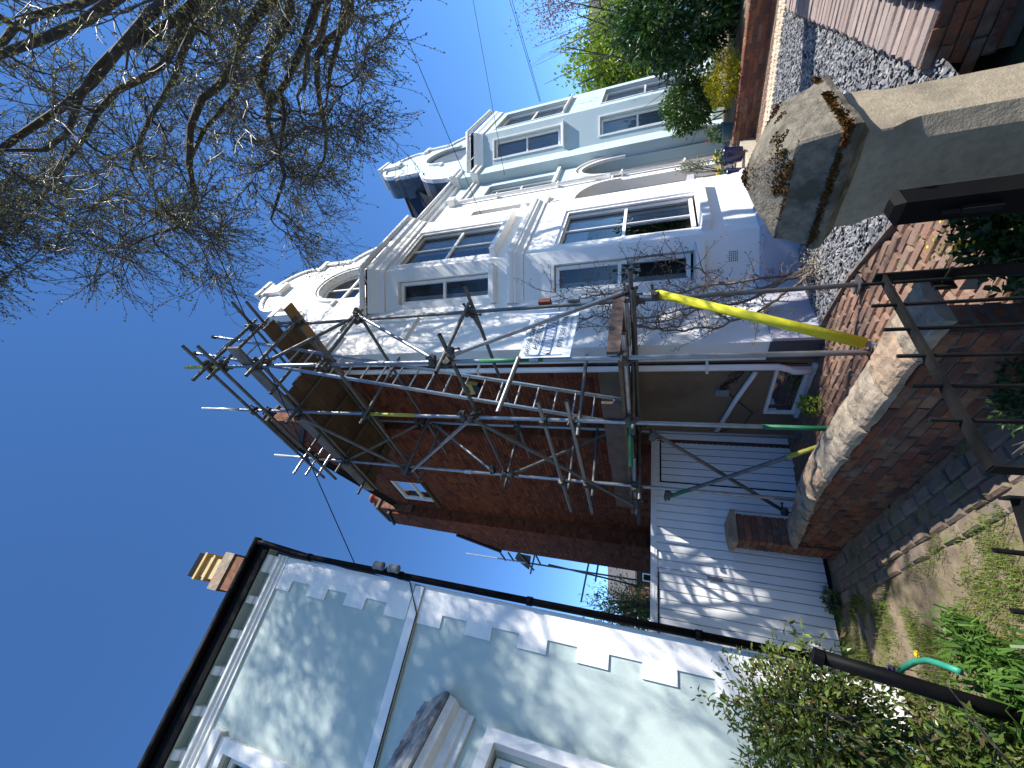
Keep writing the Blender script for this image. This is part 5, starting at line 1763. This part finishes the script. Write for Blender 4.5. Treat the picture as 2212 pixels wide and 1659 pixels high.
def text(s, x, z, h, width, m, bold=0.0):
    cu = bpy.data.curves.new('lettering', 'FONT')
    cu.body = s
    cu.size = 1
    cu.offset = bold
    cu.resolution_u = 3
    ob = bpy.data.objects.new('lettering', cu)
    COL.objects.link(ob)
    bpy.context.view_layer.update()
    me = bpy.data.meshes.new_from_object(ob.evaluated_get(bpy.context.evaluated_depsgraph_get()))
    COL.objects.unlink(ob)
    bpy.data.objects.remove(ob)
    xs = [v.co.x for v in me.vertices]
    ys = [v.co.y for v in me.vertices]
    x0, x1, y0 = min(xs), max(xs), 0.0
    y1 = 0.7
    for v in me.vertices:
        px_, pz_ = x + (v.co.x - x0) / (x1 - x0) * width, z + v.co.y / y1 * h
        v.co = SG(px_, 0.0085, pz_)
    me.materials.clear()
    me.materials.append(MATS[m])
    link('lettering', me, sg)


text('DALTON SCAFFOLD', 0.06, 3.12, 0.052, 0.60, 'sign_dark', 0.012)
text('ACCESS LTD', 0.13, 3.035, 0.06, 0.50, 'sign_dark', 0.012)
text('0731 251 0176', 0.16, 2.775, 0.055, 0.52, 'sign_dark', 0.004)
text('daltonscaffold@gmail.com', 0.17, 2.715, 0.03, 0.52, 'sign_dark')
mb = MB()
for z in (3.0, 2.885):
    mb.box(SG, 0.03, 0.75, 0.006, 0.009, z - 0.006, z + 0.006)
for k in range(12):
    x = 0.05 + k * 0.058
    mb.strip(SG, [(x, 2.888), (x + 0.029, 2.997), (x + 0.058, 2.888)], 0.006, 0.006, 0.0085)
mb.box(SG, 0.03, 0.04, 0.006, 0.009, 2.75, 3.15)
mb.box(SG, 0.745, 0.755, 0.006, 0.009, 2.70, 3.18)
mb.build('truss_print', 'sign_blue', sg)

# ================================================================ OVERHEAD CABLES


def wire(p, q, label, r=0.006, sag=0.0, ext=0.0, m='cable'):
    p, q = Vector(p), Vector(q)
    q = q + (q - p) * ext
    pts = [p.lerp(q, t / 16) - UPV * (sag * 4 * (t / 16) * (1 - t / 16)) for t in range(17)]
    tag(MB().path(pts, r, 5).build('overhead_cable', m), label, 'cable', 'overhead cables')


S_ = 4032 / 2212
wire(MF(0.06, 0.05, 5.78), at(440 * S_, 480 * S_, 3.4), 'black cable rising from the mint house corner across the scaffold top', 0.007, 0, 1.6)
wire(at(1040 * S_, 465 * S_, 9.15), at(845 * S_, 0, 6.4), 'thin cable from the white house wall past the curved blue gable', 0.008, 0.0, 0.8, 'cable_far')
wire(at(1090 * S_, 378 * S_, 9.6), at(1020 * S_, 0, 8.2), 'thin cable from the blue house entrance wall up into the sky', 0.007, 0.02, 1.0, 'cable_far')
wire(at(1166 * S_, 220 * S_, 12.0), at(1101 * S_, 0, 10.5), 'upper of two thin cables over the blue bay window', 0.008, 0, 1.0, 'cable_far')
wire(at(1168 * S_, 219 * S_, 12.0), at(1106 * S_, 0, 10.5), 'lower of two thin cables over the blue bay window', 0.008, 0, 1.0, 'cable_far')

# ================================================================ FAR HOUSE AND FAR SCAFFOLD
fh = thing('far_house', (-12.2, 25, 1), 'distant brick house with grey roof seen between garage and brick wall', 'house')
FF = Fr((-11.2, 25.0), (-1, 0.05), (0.0, -1))
B(FF, 0.0, 3.0, -6, 0, -0.4, 3.0).build('wall', 'far_dark', fh)
B(FF, 1.0, 2.1, 0.0, 0.3, -0.4, 3.25).build('gable_wall', 'far_brick', fh)
mb = MB()
mb.add([FF(-0.6, 0.35, 3.0), FF(3.5, 0.35, 3.0), FF(3.5, -3, 5.0), FF(-0.6, -3, 5.0), FF(-0.6, 0.35, 2.9), FF(3.5, 0.35, 2.9)], [(0, 1, 2, 3), (0, 1, 5, 4)])
mb.build('roof', 'far_roof', fh)
window(FF, fh, 0.25, 0.75, 1.5, 2.6, 0.03, 0.07)
B(FF, 0.22, 0.78, 0.001, 0.005, 1.45, 2.65).build('window_recess', 'dark_gap', fh)
fs = thing('far_scaffold', (-5.8, 12, 0), 'thin scaffold poles with one board against the sky behind the brick wall', 'scaffold')


def ft(x0, y0, x1, y1, Y0, Y1, nm='standard', m='galv_dark', r=0.026):
    MB().path([at(*G(x0, y0), Y0), at(*G(x1, y1), Y1)], r, 8).build(nm, m, fs)


def G(x, y):
    return (1300 + x * 1000 / 2212, 1800 + y * 1000 / 2212)


ft(1185, 840, 1700, 918, 11.5, 11.5, m='galv_bright')
ft(1700, 918, 2700, 1075, 11.5, 11.5)
ft(1900, 935, 2720, 1130, 11.5, 11.6, 'brace')
ft(1480, 830, 1530, 900, 11.4, 11.5, 'transom')
ft(1550, 830, 1600, 905, 11.4, 11.5, 'transom')
ft(1640, 830, 1775, 985, 11.2, 11.6, 'transom')
ft(1780, 860, 1745, 1015, 11.2, 11.6, 'transom')
ft(1795, 860, 1835, 940, 11.2, 11.5, 'transom')
ft(2260, 880, 2185, 1260, 11.2, 11.7, 'ledger')
ft(2340, 900, 2310, 1080, 11.2, 11.6, 'ledger')
mb = MB()
q = [at(*G(*p), y) for p, y in (((1640, 838), 11.3), ((1750, 860), 11.3), ((1735, 978), 11.7), ((1618, 885), 11.7))]
mb.hexa(q + [p + UPV * 0.04 for p in q])
mb.build('board', 'timber', fs)

# ================================================================ PLANTS
# ---- the big tree: trunk behind and to the right of the camera, crown overhead


class Tree:
    def __init__(self, seed):
        self.r = random.Random(seed)
        self.limb, self.twig, self.bud = MB(), MB(), MB()
        self.nt = 0

    def curve(self, p, d, L, n, wob, droop):
        pts = [p.copy()]
        d = d.normalized()
        for i in range(n):
            d = (d + Vector((self.r.gauss(0, wob), self.r.gauss(0, wob), self.r.gauss(0, wob) - droop))).normalized()
            pts.append(pts[-1] + d * (L / n))
        return pts, d


def big_tree():
    T = Tree(21)
    r = T.r
    base = Vector((8.9, 5.0, -0.4))
    lobes = ((Vector((4.8, 3.0, 9.6)), Vector((3.4, 3.8, 4.6)), 1.0), (Vector((2.5, 0.5, 12.2)), Vector((2.5, 2.3, 2.8)), 0.5), (Vector((2.2, 2.2, 11.0)), Vector((1.3, 1.0, 1.6)), 0.7))
    fork = Vector((8.2, 4.7, 5.0))
    T.limb.path([base, base + Vector((-0.05, 0.05, 0.5)), Vector((8.75, 4.95, 2.0)), fork], [0.42, 0.33, 0.29, 0.26], 12)

    def env(p):
        return min(((p.x - c.x) / q.x) ** 2 + ((p.y - c.y) / q.y) ** 2 + ((p.z - c.z) / q.z) ** 2 for c, q, w in lobes)
    targets = [(2.2, 3.6, 8.8), (2.9, 5.0, 8.2), (4.0, 5.9, 8.2), (5.4, 6.0, 8.6), (2.0, 2.2, 11.0), (3.0, 3.6, 12.4), (4.4, 4.9, 12.0), (6.2, 4.6, 11.6), (3.4, 4.2, 7.0), (5.0, 5.2, 6.8),
               (7.4, 3.8, 10.0), (2.2, 1.4, 12.6), (4.6, 2.8, 13.4), (3.9, 4.8, 10.0), (2.9, 2.4, 9.4)]
    nodes = []
    for k, t in enumerate(targets):
        t = Vector(t)
        st = fork + Vector((r.gauss(0, .1), r.gauss(0, .1), r.uniform(-0.3, 1.4)))
        mid = st.lerp(t, 0.45) + Vector((r.gauss(0, .3), r.gauss(0, .3), 0.9 + r.gauss(0, .4)))
        pts = []
        m = 16
        for i in range(m + 1):
            u = i / m
            p = st * (1 - u) ** 2 + mid * 2 * u * (1 - u) + t * u * u
            w = 0.2 + 0.35 * u
            p += Vector((noise.noise(Vector((u * 5, k, 0))), noise.noise(Vector((u * 5, k, 5))), noise.noise(Vector((u * 5, k, 9))))) * w
            pts.append(p)
        r0 = r.uniform(0.07, 0.115)
        rads = [r0 * (1 - u / m) ** 0.8 + 0.018 for u in range(m + 1)]
        T.limb.path(pts, rads, 7)
        nodes += [(pts[i], (pts[i] - pts[i - 1]).normalized(), rads[i]) for i in range(3, m + 1)]
    # branches grow from the nearest wood towards points spread through the crown
    att = []
    for c, q, w in lobes:
        n_ = int(390 * w * (q.x * q.y * q.z / 59.0)) + (40 if w < 1 else 0)
        while n_ > 0:
            d = Vector((r.uniform(-1, 1), r.uniform(-1, 1), r.uniform(-1, 1)))
            if d.length > 1:
                continue
            n_ -= 1
            pt = c + Vector((d.x * q.x, d.y * q.y, d.z * q.z))
            if pt.x > 1.5 * max(pt.y, 0.1) and pt.x > 3.3 and r.random() < 0.9:  # unseen side of the crown thinned so sunlight reaches the yard
                continue
            att.append(c + Vector((d.x * q.x, d.y * q.y, d.z * q.z)))
    for a in sorted(att, key=lambda a: min((a - nd[0]).length_squared for nd in nodes)):
        o, dr, rd_ = min(nodes, key=lambda nd: (nd[0] - a).length_squared + 0.6 * max(0.0, nd[0].z - a.z - 1.0))
        L = (a - o).length
        if L < 0.15:
            continue
        L = max(L, 0.7)
        m = 7
        d = (dr * 0.7 + (a - o).normalized() * 0.6).normalized()
        pts = [o.copy()]
        for i in range(m):
            want = (a - pts[-1])
            want = want.normalized() if want.length > 0.05 else d
            d = (d * 0.55 + want * 0.6 + Vector((r.gauss(0, .14), r.gauss(0, .14), r.gauss(0, .14) - 0.05))).normalized()
            pts.append(pts[-1] + d * (L / m))
        rr_ = min(0.03, rd_ * 0.6)
        T.limb.path(pts, [rr_ * (1 - 0.8 * i / m) + 0.003 for i in range(m + 1)], 5, cap=False)
        nodes += [(pts[i], (pts[i] - pts[i - 1]).normalized(), max(0.006, rr_ * (1 - 0.8 * i / m))) for i in range(2, m + 1)]
        for i in range(2, m + 1):
            for rep in range(1 if i < m else 3):
                q = pts[i - 1].lerp(pts[i], r.random())
                dd = (pts[i] - pts[i - 1]).normalized() * 0.9 + Vector((r.gauss(0, .55) - 0.1, r.gauss(0, .55) + 0.1, r.gauss(0, .5) - 0.16))
                sub(T, q, dd, r.uniform(0.4, 0.85), env)
    return T


def sub(T, p, d, L, env):
    r = T.r
    pts, _ = T.curve(p, d, L, 5, 0.17, 0.06)
    n = len(pts) - 1
    T.twig.path(pts, [0.0085 * (1 - 0.7 * i / n) for i in range(n + 1)], 4, cap=False)
    for i in range(1, n + 1):
        for rep in range(r.choice((1, 1, 2))):
            q = pts[i - 1].lerp(pts[i], r.random())
            dd = (pts[i] - pts[i - 1]).normalized() * 0.8 + Vector((r.gauss(0, .5), r.gauss(0, .5), r.gauss(0, .5) - 0.1))
            tw(T, q, dd, r.uniform(0.16, 0.42))
    tw(T, pts[-1], pts[-1] - pts[-2], 0.3)


def tw(T, p, d, L):
    r = T.r
    T.nt += 1
    pts, _ = T.curve(p, d, L, 3, 0.2, 0.07)
    T.twig.path(pts, [0.0042, 0.0036, 0.003, 0.0022], 3, cap=False)
    for i in range(1, 4):
        for rep in range(r.choice((1, 2, 2))):
            q = pts[i - 1].lerp(pts[i], r.random())
            dd = (pts[i] - pts[i - 1]).normalized() * 0.7 + Vector((r.gauss(0, .5), r.gauss(0, .5), r.gauss(0, .5)))
            T.bud.leaf(q, dd, Vector((r.gauss(0, 1), r.gauss(0, 1), r.gauss(0, 1))), r.uniform(0.022, 0.05), r.uniform(0.012, 0.024))
    for rep in range(2):
        T.bud.leaf(pts[-1], (pts[-1] - pts[-2]).normalized() + Vector((r.gauss(0, .3), r.gauss(0, .3), r.gauss(0, .3))), Vector((r.gauss(0, 1), r.gauss(0, 1), r.gauss(0, 1))), r.uniform(0.03, 0.055), 0.02)


T = big_tree()
tree = thing('street_tree', (8.9, 5.0, -0.4), 'large tree just breaking bud, its dark twiggy crown hanging over the scene', 'tree')
T.limb.build('trunk', 'bark', tree, smooth=True)
T.twig.build('twigs', 'twig', tree, kind='stuff')
T.bud.build('crown', 'bud', tree, kind='stuff')
print('tree twigs', T.nt, len(T.limb.f), len(T.twig.f), len(T.bud.f))

# ---- bare climber on the white wall
cl = thing('climbing_plant', HF(0.95, 0.2, 0), 'bare woody climber with twisting stems and buds on the white wall', 'climber')
V = Tree(4)
r = V.r


def vine(p, pts, r0, r1, side=True):
    P3 = []
    n = len(pts)
    for i in range(n - 1):
        for k in range(5):
            t = k / 5
            a, b = pts[i], pts[i + 1]
            P3.append(HF(a[0] + (b[0] - a[0]) * t + r.gauss(0, 0.012), max(0.02, a[1] + (b[1] - a[1]) * t + r.gauss(0, 0.012)), a[2] + (b[2] - a[2]) * t + r.gauss(0, 0.015)))
    P3.append(HF(*pts[-1]))
    m = len(P3) - 1
    V.limb.path(P3, [r0 + (r1 - r0) * i / m for i in range(m + 1)], 6)
    return P3


mains = [
    [(1.15, 0.42, 0.0), (1.02, 0.35, 0.35), (0.85, 0.2, 0.8), (0.9, 0.12, 1.4), (0.75, 0.1, 2.0), (0.85, 0.1, 2.7), (0.8, 0.1, 3.3)],
    [(1.2, 0.44, 0.0), (0.98, 0.32, 0.5), (0.98, 0.2, 1.0), (0.7, 0.15, 1.45), (0.55, 0.12, 2.1), (0.62, 0.1, 2.9)],
    [(1.1, 0.4, 0.05), (0.8, 0.3, 0.4), (0.6, 0.2, 0.7), (0.4, 0.16, 1.15), (0.35, 0.2, 1.7), (0.5, 0.16, 2.0), (0.75, 0.12, 2.4)],
    [(1.12, 0.4, 0.05), (1.2, 0.3, 0.7), (1.25, 0.2, 1.3), (1.15, 0.15, 1.9), (1.3, 0.2, 2.5), (1.2, 0.2, 3.1), (1.35, 0.3, 3.5)],
    [(0.7, 0.2, 1.5), (0.45, 0.2, 1.55), (0.32, 0.25, 1.85), (0.3, 0.35, 2.2)],
    [(0.85, 0.15, 1.9), (1.1, 0.2, 2.2), (1.5, 0.35, 2.25), (1.75, 0.5, 2.1)],
    [(0.6, 0.12, 2.2), (0.8, 0.2, 2.5), (1.1, 0.25, 2.5), (1.3, 0.3, 2.75)],
    [(1.2, 0.3, 1.0), (1.45, 0.3, 1.2), (1.6, 0.5, 1.6), (1.65, 0.55, 1.95)],
    [(0.5, 0.2, 0.95), (0.75, 0.25, 1.25), (1.0, 0.25, 1.35), (1.3, 0.3, 1.7)],
]
lines = [vine(None, m_, 0.021 if i < 4 else 0.012, 0.006) for i, m_ in enumerate(mains)]
for P3 in lines:
    for i in range(4, len(P3)):
        for rep in range(2):
            if r.random() < 0.85:
                d = HF.a * r.gauss(0, 0.8) + HF.b * abs(r.gauss(0.25, 0.35)) + UPV * r.gauss(0.25, 0.7)
                pts, _ = V.curve(P3[i], d, r.uniform(0.18, 0.6), 5, 0.22, 0.01)
                V.twig.path(pts, [0.0055, 0.0048, 0.004, 0.0035, 0.003, 0.0025], 4)
                for q in range(2, 6):
                    for w_ in range(2):
                        if r.random() < 0.55:
                            d2_ = Vector((r.gauss(0, 1), r.gauss(0, 1), r.gauss(0.4, 0.8))).normalized()
                            e = pts[q] + d2_ * r.uniform(0.02, 0.07)
                            V.twig.path([pts[q], e], [0.0025, 0.002], 3)
                            V.bud.path([e, e + d2_ * 0.012, e + d2_ * 0.03], [0.003, 0.0065, 0.001], 5)
V.limb.build('stems', 'vine_bark', cl, smooth=True)
V.twig.build('shoots', 'vine_bark', cl, kind='stuff')
V.bud.build('buds', 'vine_bud', cl, kind='stuff')
mb = MB()
rr = random.Random(6)
for i in range(420):
    p = HF(1.15 + rr.gauss(0, 0.16), 0.45 + rr.gauss(0, 0.12), abs(rr.gauss(0.06, 0.06)))
    mb.leaf(p, Vector((rr.gauss(0, 1), rr.gauss(0, 1), abs(rr.gauss(0.3, .5)))), Vector((rr.gauss(0, 1), rr.gauss(0, 1), 1)), rr.uniform(0.03, 0.08), 0.012)
mb.build('dead_leaves', 'pale_stone', cl, kind='stuff')


def shrub(name, label, c, rx, ry, rz, n, l, w, m, seed, stems=7, base=None, shell=0.45, cat='shrub', droop=0.0, lump=0.35, group=None, stem_m='bark', thick=0.012):
    c = Vector(c)
    base = Vector(base) if base else Vector((c.x, c.y, c.z - rz))
    t = thing(name, base, label, cat, group)
    r_ = random.Random(seed)
    mb = MB()
    for i in range(stems):
        d = Vector((r_.gauss(0, 0.6) * rx, r_.gauss(0, 0.6) * ry, r_.uniform(0.1, 0.8) * rz))
        e = c + d
        mid = base.lerp(e, 0.5) + Vector((r_.gauss(0, .1) * rx, r_.gauss(0, .1) * ry, 0))
        mb.path([base + Vector((r_.gauss(0, .08) * rx, r_.gauss(0, .08) * ry, -0.05)), mid, e], [thick, thick * 0.7, thick * 0.3], 5)
        for k in range(3):
            e2 = e.lerp(mid, r_.random()) + Vector((r_.gauss(0, .35) * rx, r_.gauss(0, .35) * ry, r_.gauss(0.1, .3) * rz))
            mb.path([e.lerp(mid, 0.6), e2], [thick * 0.45, thick * 0.15], 4)
    mb.build('stems', stem_m, t)
    lf = MB()
    leaves(lf, c, rx, ry, rz, n, l, w, shell, droop, seed, lump)
    lf.build('crown', m, t, kind='stuff')
    return t


def px(x, y, Y):
    return at(x * S_, y * S_, Y)


# right-hand front garden
hd = shrub('laurel_hedge', 'big dark glossy laurel bush above the brick planter wall', px(1475, 35, 8.8), 1.1, 0.9, 1.3, 9000, 0.14, 0.06, 'laurel_leaf', 3, base=px(1605, 50, 8.8), cat='bush', lump=0.5)
shrub('light_green_tree', 'light green leafy young tree behind the blue house bay', px(1335, 115, 16), 2.5, 1.8, 2.1, 9000, 0.17, 0.09, 'lime_leaf', 5, base=px(1480, 130, 16), cat='tree', shell=0.2, lump=0.7, thick=0.05, stems=12)
shrub('golden_shrub', 'bright yellow clipped shrub beside the laurel hedge', px(1566, 172, 8.7), 0.48, 0.42, 0.38, 5200, 0.045, 0.022, 'yellow_leaf', 7, base=px(1606, 172, 8.7))
shrub('round_bay_shrub', 'rounded dark green bay shrub before the blue bay window', px(1489, 226, 10.2), 0.6, 0.58, 0.58, 4200, 0.10, 0.04, 'bay_leaf', 9, base=px(1590, 226, 10.2), thick=0.02)
shrub('purple_leaf_tree', 'sparse tree with purplish young leaves at the picture edge over the hedge', px(1200, 5, 11), 1.15, 0.9, 1.3, 1500, 0.07, 0.04, 'purple_leaf', 12, base=px(1560, -60, 11), cat='tree', shell=0.1, lump=0.9, thick=0.014, stems=16, stem_m='twig')
ol = shrub('variegated_pot_plant', 'small grey-green variegated bush between the two front doors', px(1497, 360, 8.9), 0.13, 0.13, 0.36, 620, 0.055, 0.022, 'olive_leaf', 13, base=px(1570, 372, 8.9), thick=0.008, shell=0.1)
for i in range(3):
    pass


def pot(label, c, r0, h, m, flower, seed, name='plant_pot'):
    t = thing(name, c, label, 'plant pot', 'glazed pots by the front doors')
    MB().lathe(c, [(r0 * 0.72, 0), (r0 * 0.78, 0.01), (r0 * 0.95, h * 0.75), (r0, h * 0.86), (r0 * 1.08, h * 0.9), (r0 * 1.08, h), (r0 * 0.95, h), (r0 * 0.9, h * 0.93)], 18).build('pot', m, t, smooth=True)
    lf, fl = MB(), MB()
    leaves(lf, Vector(c) + UPV * (h + 0.05), r0 * 0.9, r0 * 0.9, 0.08 if flower == 'petal_yellow' else 0.24, 140 if flower == 'petal_yellow' else 260, 0.06 if flower == 'petal_yellow' else 0.1, 0.03, 0.2, 0, seed)
    lf.build('foliage', 'bay_leaf', t, kind='stuff')
    r_ = random.Random(seed)
    for i in range(9 if flower == 'petal_yellow' else 4):
        q = Vector(c) + Vector((r_.gauss(0, r0 * 0.5), r_.gauss(0, r0 * 0.5), h + r_.uniform(0.08, 0.14 if flower == 'petal_yellow' else 0.4)))
        for k in range(6):
            an = k * PI / 3
            fl.leaf(q, Vector((math.cos(an), math.sin(an), 0.35)), UPV, 0.045, 0.04)
    fl.build('flowers', flower, t, kind='stuff')


pot('dark blue glazed pot of yellow flowers nearest the blue house porch', px(1603, 332, 8.6), 0.17, 0.34, 'pot_blue', 'petal_yellow', 1)
pot('dark blue glazed pot of yellow flowers by the white house door', px(1608, 378, 8.0), 0.16, 0.30, 'pot_blue', 'petal_yellow', 2)
pot('teal glazed pot of pink flowers under the bay shrub', px(1592, 281, 9.3), 0.19, 0.3, 'pot_teal', 'petal_pink', 3)
# white neighbour behind the hedge
nb = thing('white_neighbour_house', px(1470, 120, 24), 'white house glimpsed through the branches behind the hedge', 'house')
NF = Fr(px(1470, 165, 24).to_2d(), (0.8, -0.55), (-0.55, -0.8))
B(NF, 0, 7, -5, 0, -0.4, 4.0).build('wall', 'white_render', nb)
B(NF, 0.3, 1.2, 0.0, 0.35, 0, 2.4).build('bay_window', 'white_gloss', nb)
window(NF, nb, 2.2, 3.3, 1.0, 2.6, 0.04, 0.08)
mb = MB()
mb.add([NF(-0.3, 0.3, 4.0), NF(7.3, 0.3, 4.0), NF(7.3, -2.6, 5.6), NF(-0.3, -2.6, 5.6)], [(0, 1, 2, 3)])
mb.build('roof', 'far_roof', nb)
# behind the garage
shrub('garden_bush', 'tall feathery yellow-green bush rising behind the garage', px(1375, 1325, 11), 0.72, 0.7, 1.3, 5200, 0.085, 0.04, 'hedge_far_leaf', 17, base=px(1500, 1300, 11), cat='bush', shell=0.1, lump=0.6, stems=16, thick=0.02, stem_m='twig')
# yard plants
shrub('nandina_shrub', 'leafy green and bronze shrub standing against the mint house wall', (-2.6, 3.55, 0.70), 0.56, 0.5, 0.64, 7500, 0.058, 0.026, 'nandina_leaf', 19, base=(-2.5, 3.5, YARD_Z), droop=0.1, lump=0.55, stems=14, thick=0.014, shell=0.25)
shrub('low_nandina', 'low ferny green shrub in the bed beneath the mint house', (-2.4, 2.9, 0.1), 0.5, 0.5, 0.3, 3600, 0.055, 0.022, 'nandina_leaf', 23, base=(-2.4, 2.9, YARD_Z), droop=0.2, lump=0.5, stems=10)
shrub('ivy_clump', 'dark ivy and low greenery at the foot of the gate pillar', (0.78, 2.62, 0.12), 0.32, 0.28, 0.3, 2600, 0.05, 0.035, 'ivy_leaf', 29, base=(0.78, 2.62, -0.3), shell=0.3)
fl = MB()
rr = random.Random(9)
for i in range(34):
    q = Vector((0.72 + rr.gauss(0, .05), 2.75 + rr.gauss(0, .07), 0.40 + rr.gauss(0, .04)))
    for k in range(5):
        an = k * 2 * PI / 5
        fl.leaf(q, Vector((math.cos(an), math.sin(an), 0.4)), UPV, 0.012, 0.012)
tag(fl.build('yellow_blossom', 'petal_yellow'), 'small yellow blossoms over the ivy by the gate pillar', 'flowers')
shrub('fern_clump', 'dark fern at the foot of the garden wall behind the gate', LW(-0.9, 0.25, 0.0), 0.2, 0.18, 0.17, 900, 0.04, 0.018, 'ivy_leaf', 31, base=LW(-0.9, 0.25, YARD_Z))
shrub('wall_weeds', 'small green weeds at the foot of the house by the driveway', HF(-0.05, -0.75, 0.06), 0.12, 0.3, 0.10, 260, 0.04, 0.025, 'lime_leaf', 33, base=HF(-0.05, -0.75, -0.02), cat='weeds')
shrub('garage_weeds', 'dandelion leaves growing at the garage corner by the pier', MF(0.75, -0.9, YARD_Z + 0.08), 0.14, 0.12, 0.06, 120, 0.06, 0.03, 'bay_leaf', 35, base=MF(0.75, -0.9, YARD_Z), cat='weeds')


def blades(name, label, spots, m, h, w, seed, n, cat, spread, bend=0.6, kind=None):
    r_ = random.Random(seed)
    mb = MB()
    for (c, k) in spots:
        c = Vector(c)
        for i in range(int(n * k)):
            a = r_.uniform(0, 2 * PI)
            d = Vector((math.cos(a), math.sin(a), 0))
            p = c + Vector((r_.gauss(0, spread), r_.gauss(0, spread), 0))
            L = h * r_.uniform(0.5, 1.15) * (0.6 + 0.4 * k)
            s = d.cross(UPV)
            lean = r_.uniform(0.15, 1.0) * bend
            pts = [p, p + UPV * (L * 0.5) + d * (L * 0.18 * lean), p + UPV * (L * (0.85 - 0.25 * lean)) + d * (L * 0.5 * lean), p + UPV * (L * (0.95 - 0.6 * lean)) + d * (L * 0.9 * lean)]
            q = len(mb.v)
            for j, ww in ((0, 1), (1, 1), (2, 0.8)):
                mb.v += [tuple(pts[j] - s * (w * ww / 2)), tuple(pts[j] + s * (w * ww / 2))]
            mb.v.append(tuple(pts[3]))
            mb.f += [(q, q + 1, q + 3, q + 2), (q + 2, q + 3, q + 5, q + 4), (q + 4, q + 5, q + 6)]
    o = mb.build(name, m)
    if kind:
        o['kind'] = kind
    return tag(o, label, cat)


rr = random.Random(14)
spots = []
while len(spots) < 1300:
    x, y = rr.uniform(-3.6, 0.2), rr.uniform(1.4, 5.7)
    v = Vector((x, y, 0)) - LW.o
    if v.dot(LW.b) < 0.5 or not inside(x, y, ypoly):
        continue
    if noise.noise(Vector((x * 1.9, y * 1.9, 4))) + 0.35 * noise.noise(Vector((x * 6, y * 6, 1))) < 0.03:
        continue
    spots.append(((x, y, YARD_Z - 0.01), rr.uniform(0.4, 1.0)))
blades('grass', 'patchy bright green grass growing over the old yard paving', spots, 'grass_blade', 0.06, 0.005, 1, 26, 'grass', 0.05, 1.0, 'stuff')
lil = [((-1.75 + rr.gauss(0, .16), 3.35 + rr.gauss(0, .16), YARD_Z), 1.0) for i in range(9)] + [((-1.65 + rr.gauss(0, .2), 2.85 + rr.gauss(0, .2), YARD_Z), 1.0) for i in range(8)] + [((-2.1 + rr.gauss(0, .1), 3.3 + rr.gauss(0, .15), YARD_Z), 1.0) for i in range(4)]
for i, s in enumerate(lil):
    pass
blades('lily_clump', 'strappy bright green lily leaves around the black iron post', lil, 'lily_leaf', 0.28, 0.017, 2, 26, 'plant', 0.06, 1.1)
# hose
hs = [at(*p, y) for p, y in (((3100 + 440 * .971, 2100 + 580 * .971), 3.75), ((3100 + 470 * .971, 2100 + 545 * .971), 3.7), ((3100 + 520 * .971, 2100 + 520 * .971), 3.55), ((3100 + 570 * .971, 2100 + 515 * .971), 3.42), ((3100 + 620 * .971, 2100 + 530 * .971), 3.3), ((3100 + 700 * .971, 2100 + 560 * .971), 3.15))]
tag(MB().path(hs, 0.019, 10).build('garden_hose', 'hose_green', smooth=True), 'green garden hose curving out of the lily bed', 'hose')
for i, (p, lab, m) in enumerate((((3100 + 530 * .971, 2100 + 490 * .971), 'single yellow dandelion flower in the grass by the hose', 'petal_yellow'), ((3100 + 430 * .971, 2100 + 545 * .971), 'small violet hyacinth beside the green hose', 'petal_violet'))):
    q = at(*p, 3.7)
    f_ = thing('flower', (q.x, q.y, YARD_Z), lab, 'flower')
    MB().path([(q.x, q.y, YARD_Z - 0.02), (q.x + .01, q.y, q.z)], 0.004, 5).build('stalk', 'grass_blade', f_)
    mb = MB()
    for k in range(26):
        d = Vector((math.cos(k * 2.4), math.sin(k * 2.4), 0.3 + 0.4 * (k % 3)))
        mb.leaf(q + UPV * (0.0 if i == 0 else 0.05 * (k / 26) - 0.02), d, UPV, 0.028, 0.012)
    mb.build('bloom', m, f_)

# hedge on the far side of the street, behind the camera (seen only in the window glass)
hg = thing('street_hedge', SF(0, 9.5, -0.3), 'tall dark hedge across the street, reflected in the bay window glass', 'hedge')
mb = MB()
for k in range(9):
    leaves(mb, SF(-14 + k * 3.4, 9.6, 1.6), 2.2, 1.6, 2.3, 900, 0.3, 0.2, 0.5, 0, 60 + k)
mb.build('foliage', 'laurel_leaf', hg, kind='stuff')
B(SF, -17, 18, 9.3, 10.2, -0.4, 2.6).build('inner_wood', 'bark', hg)
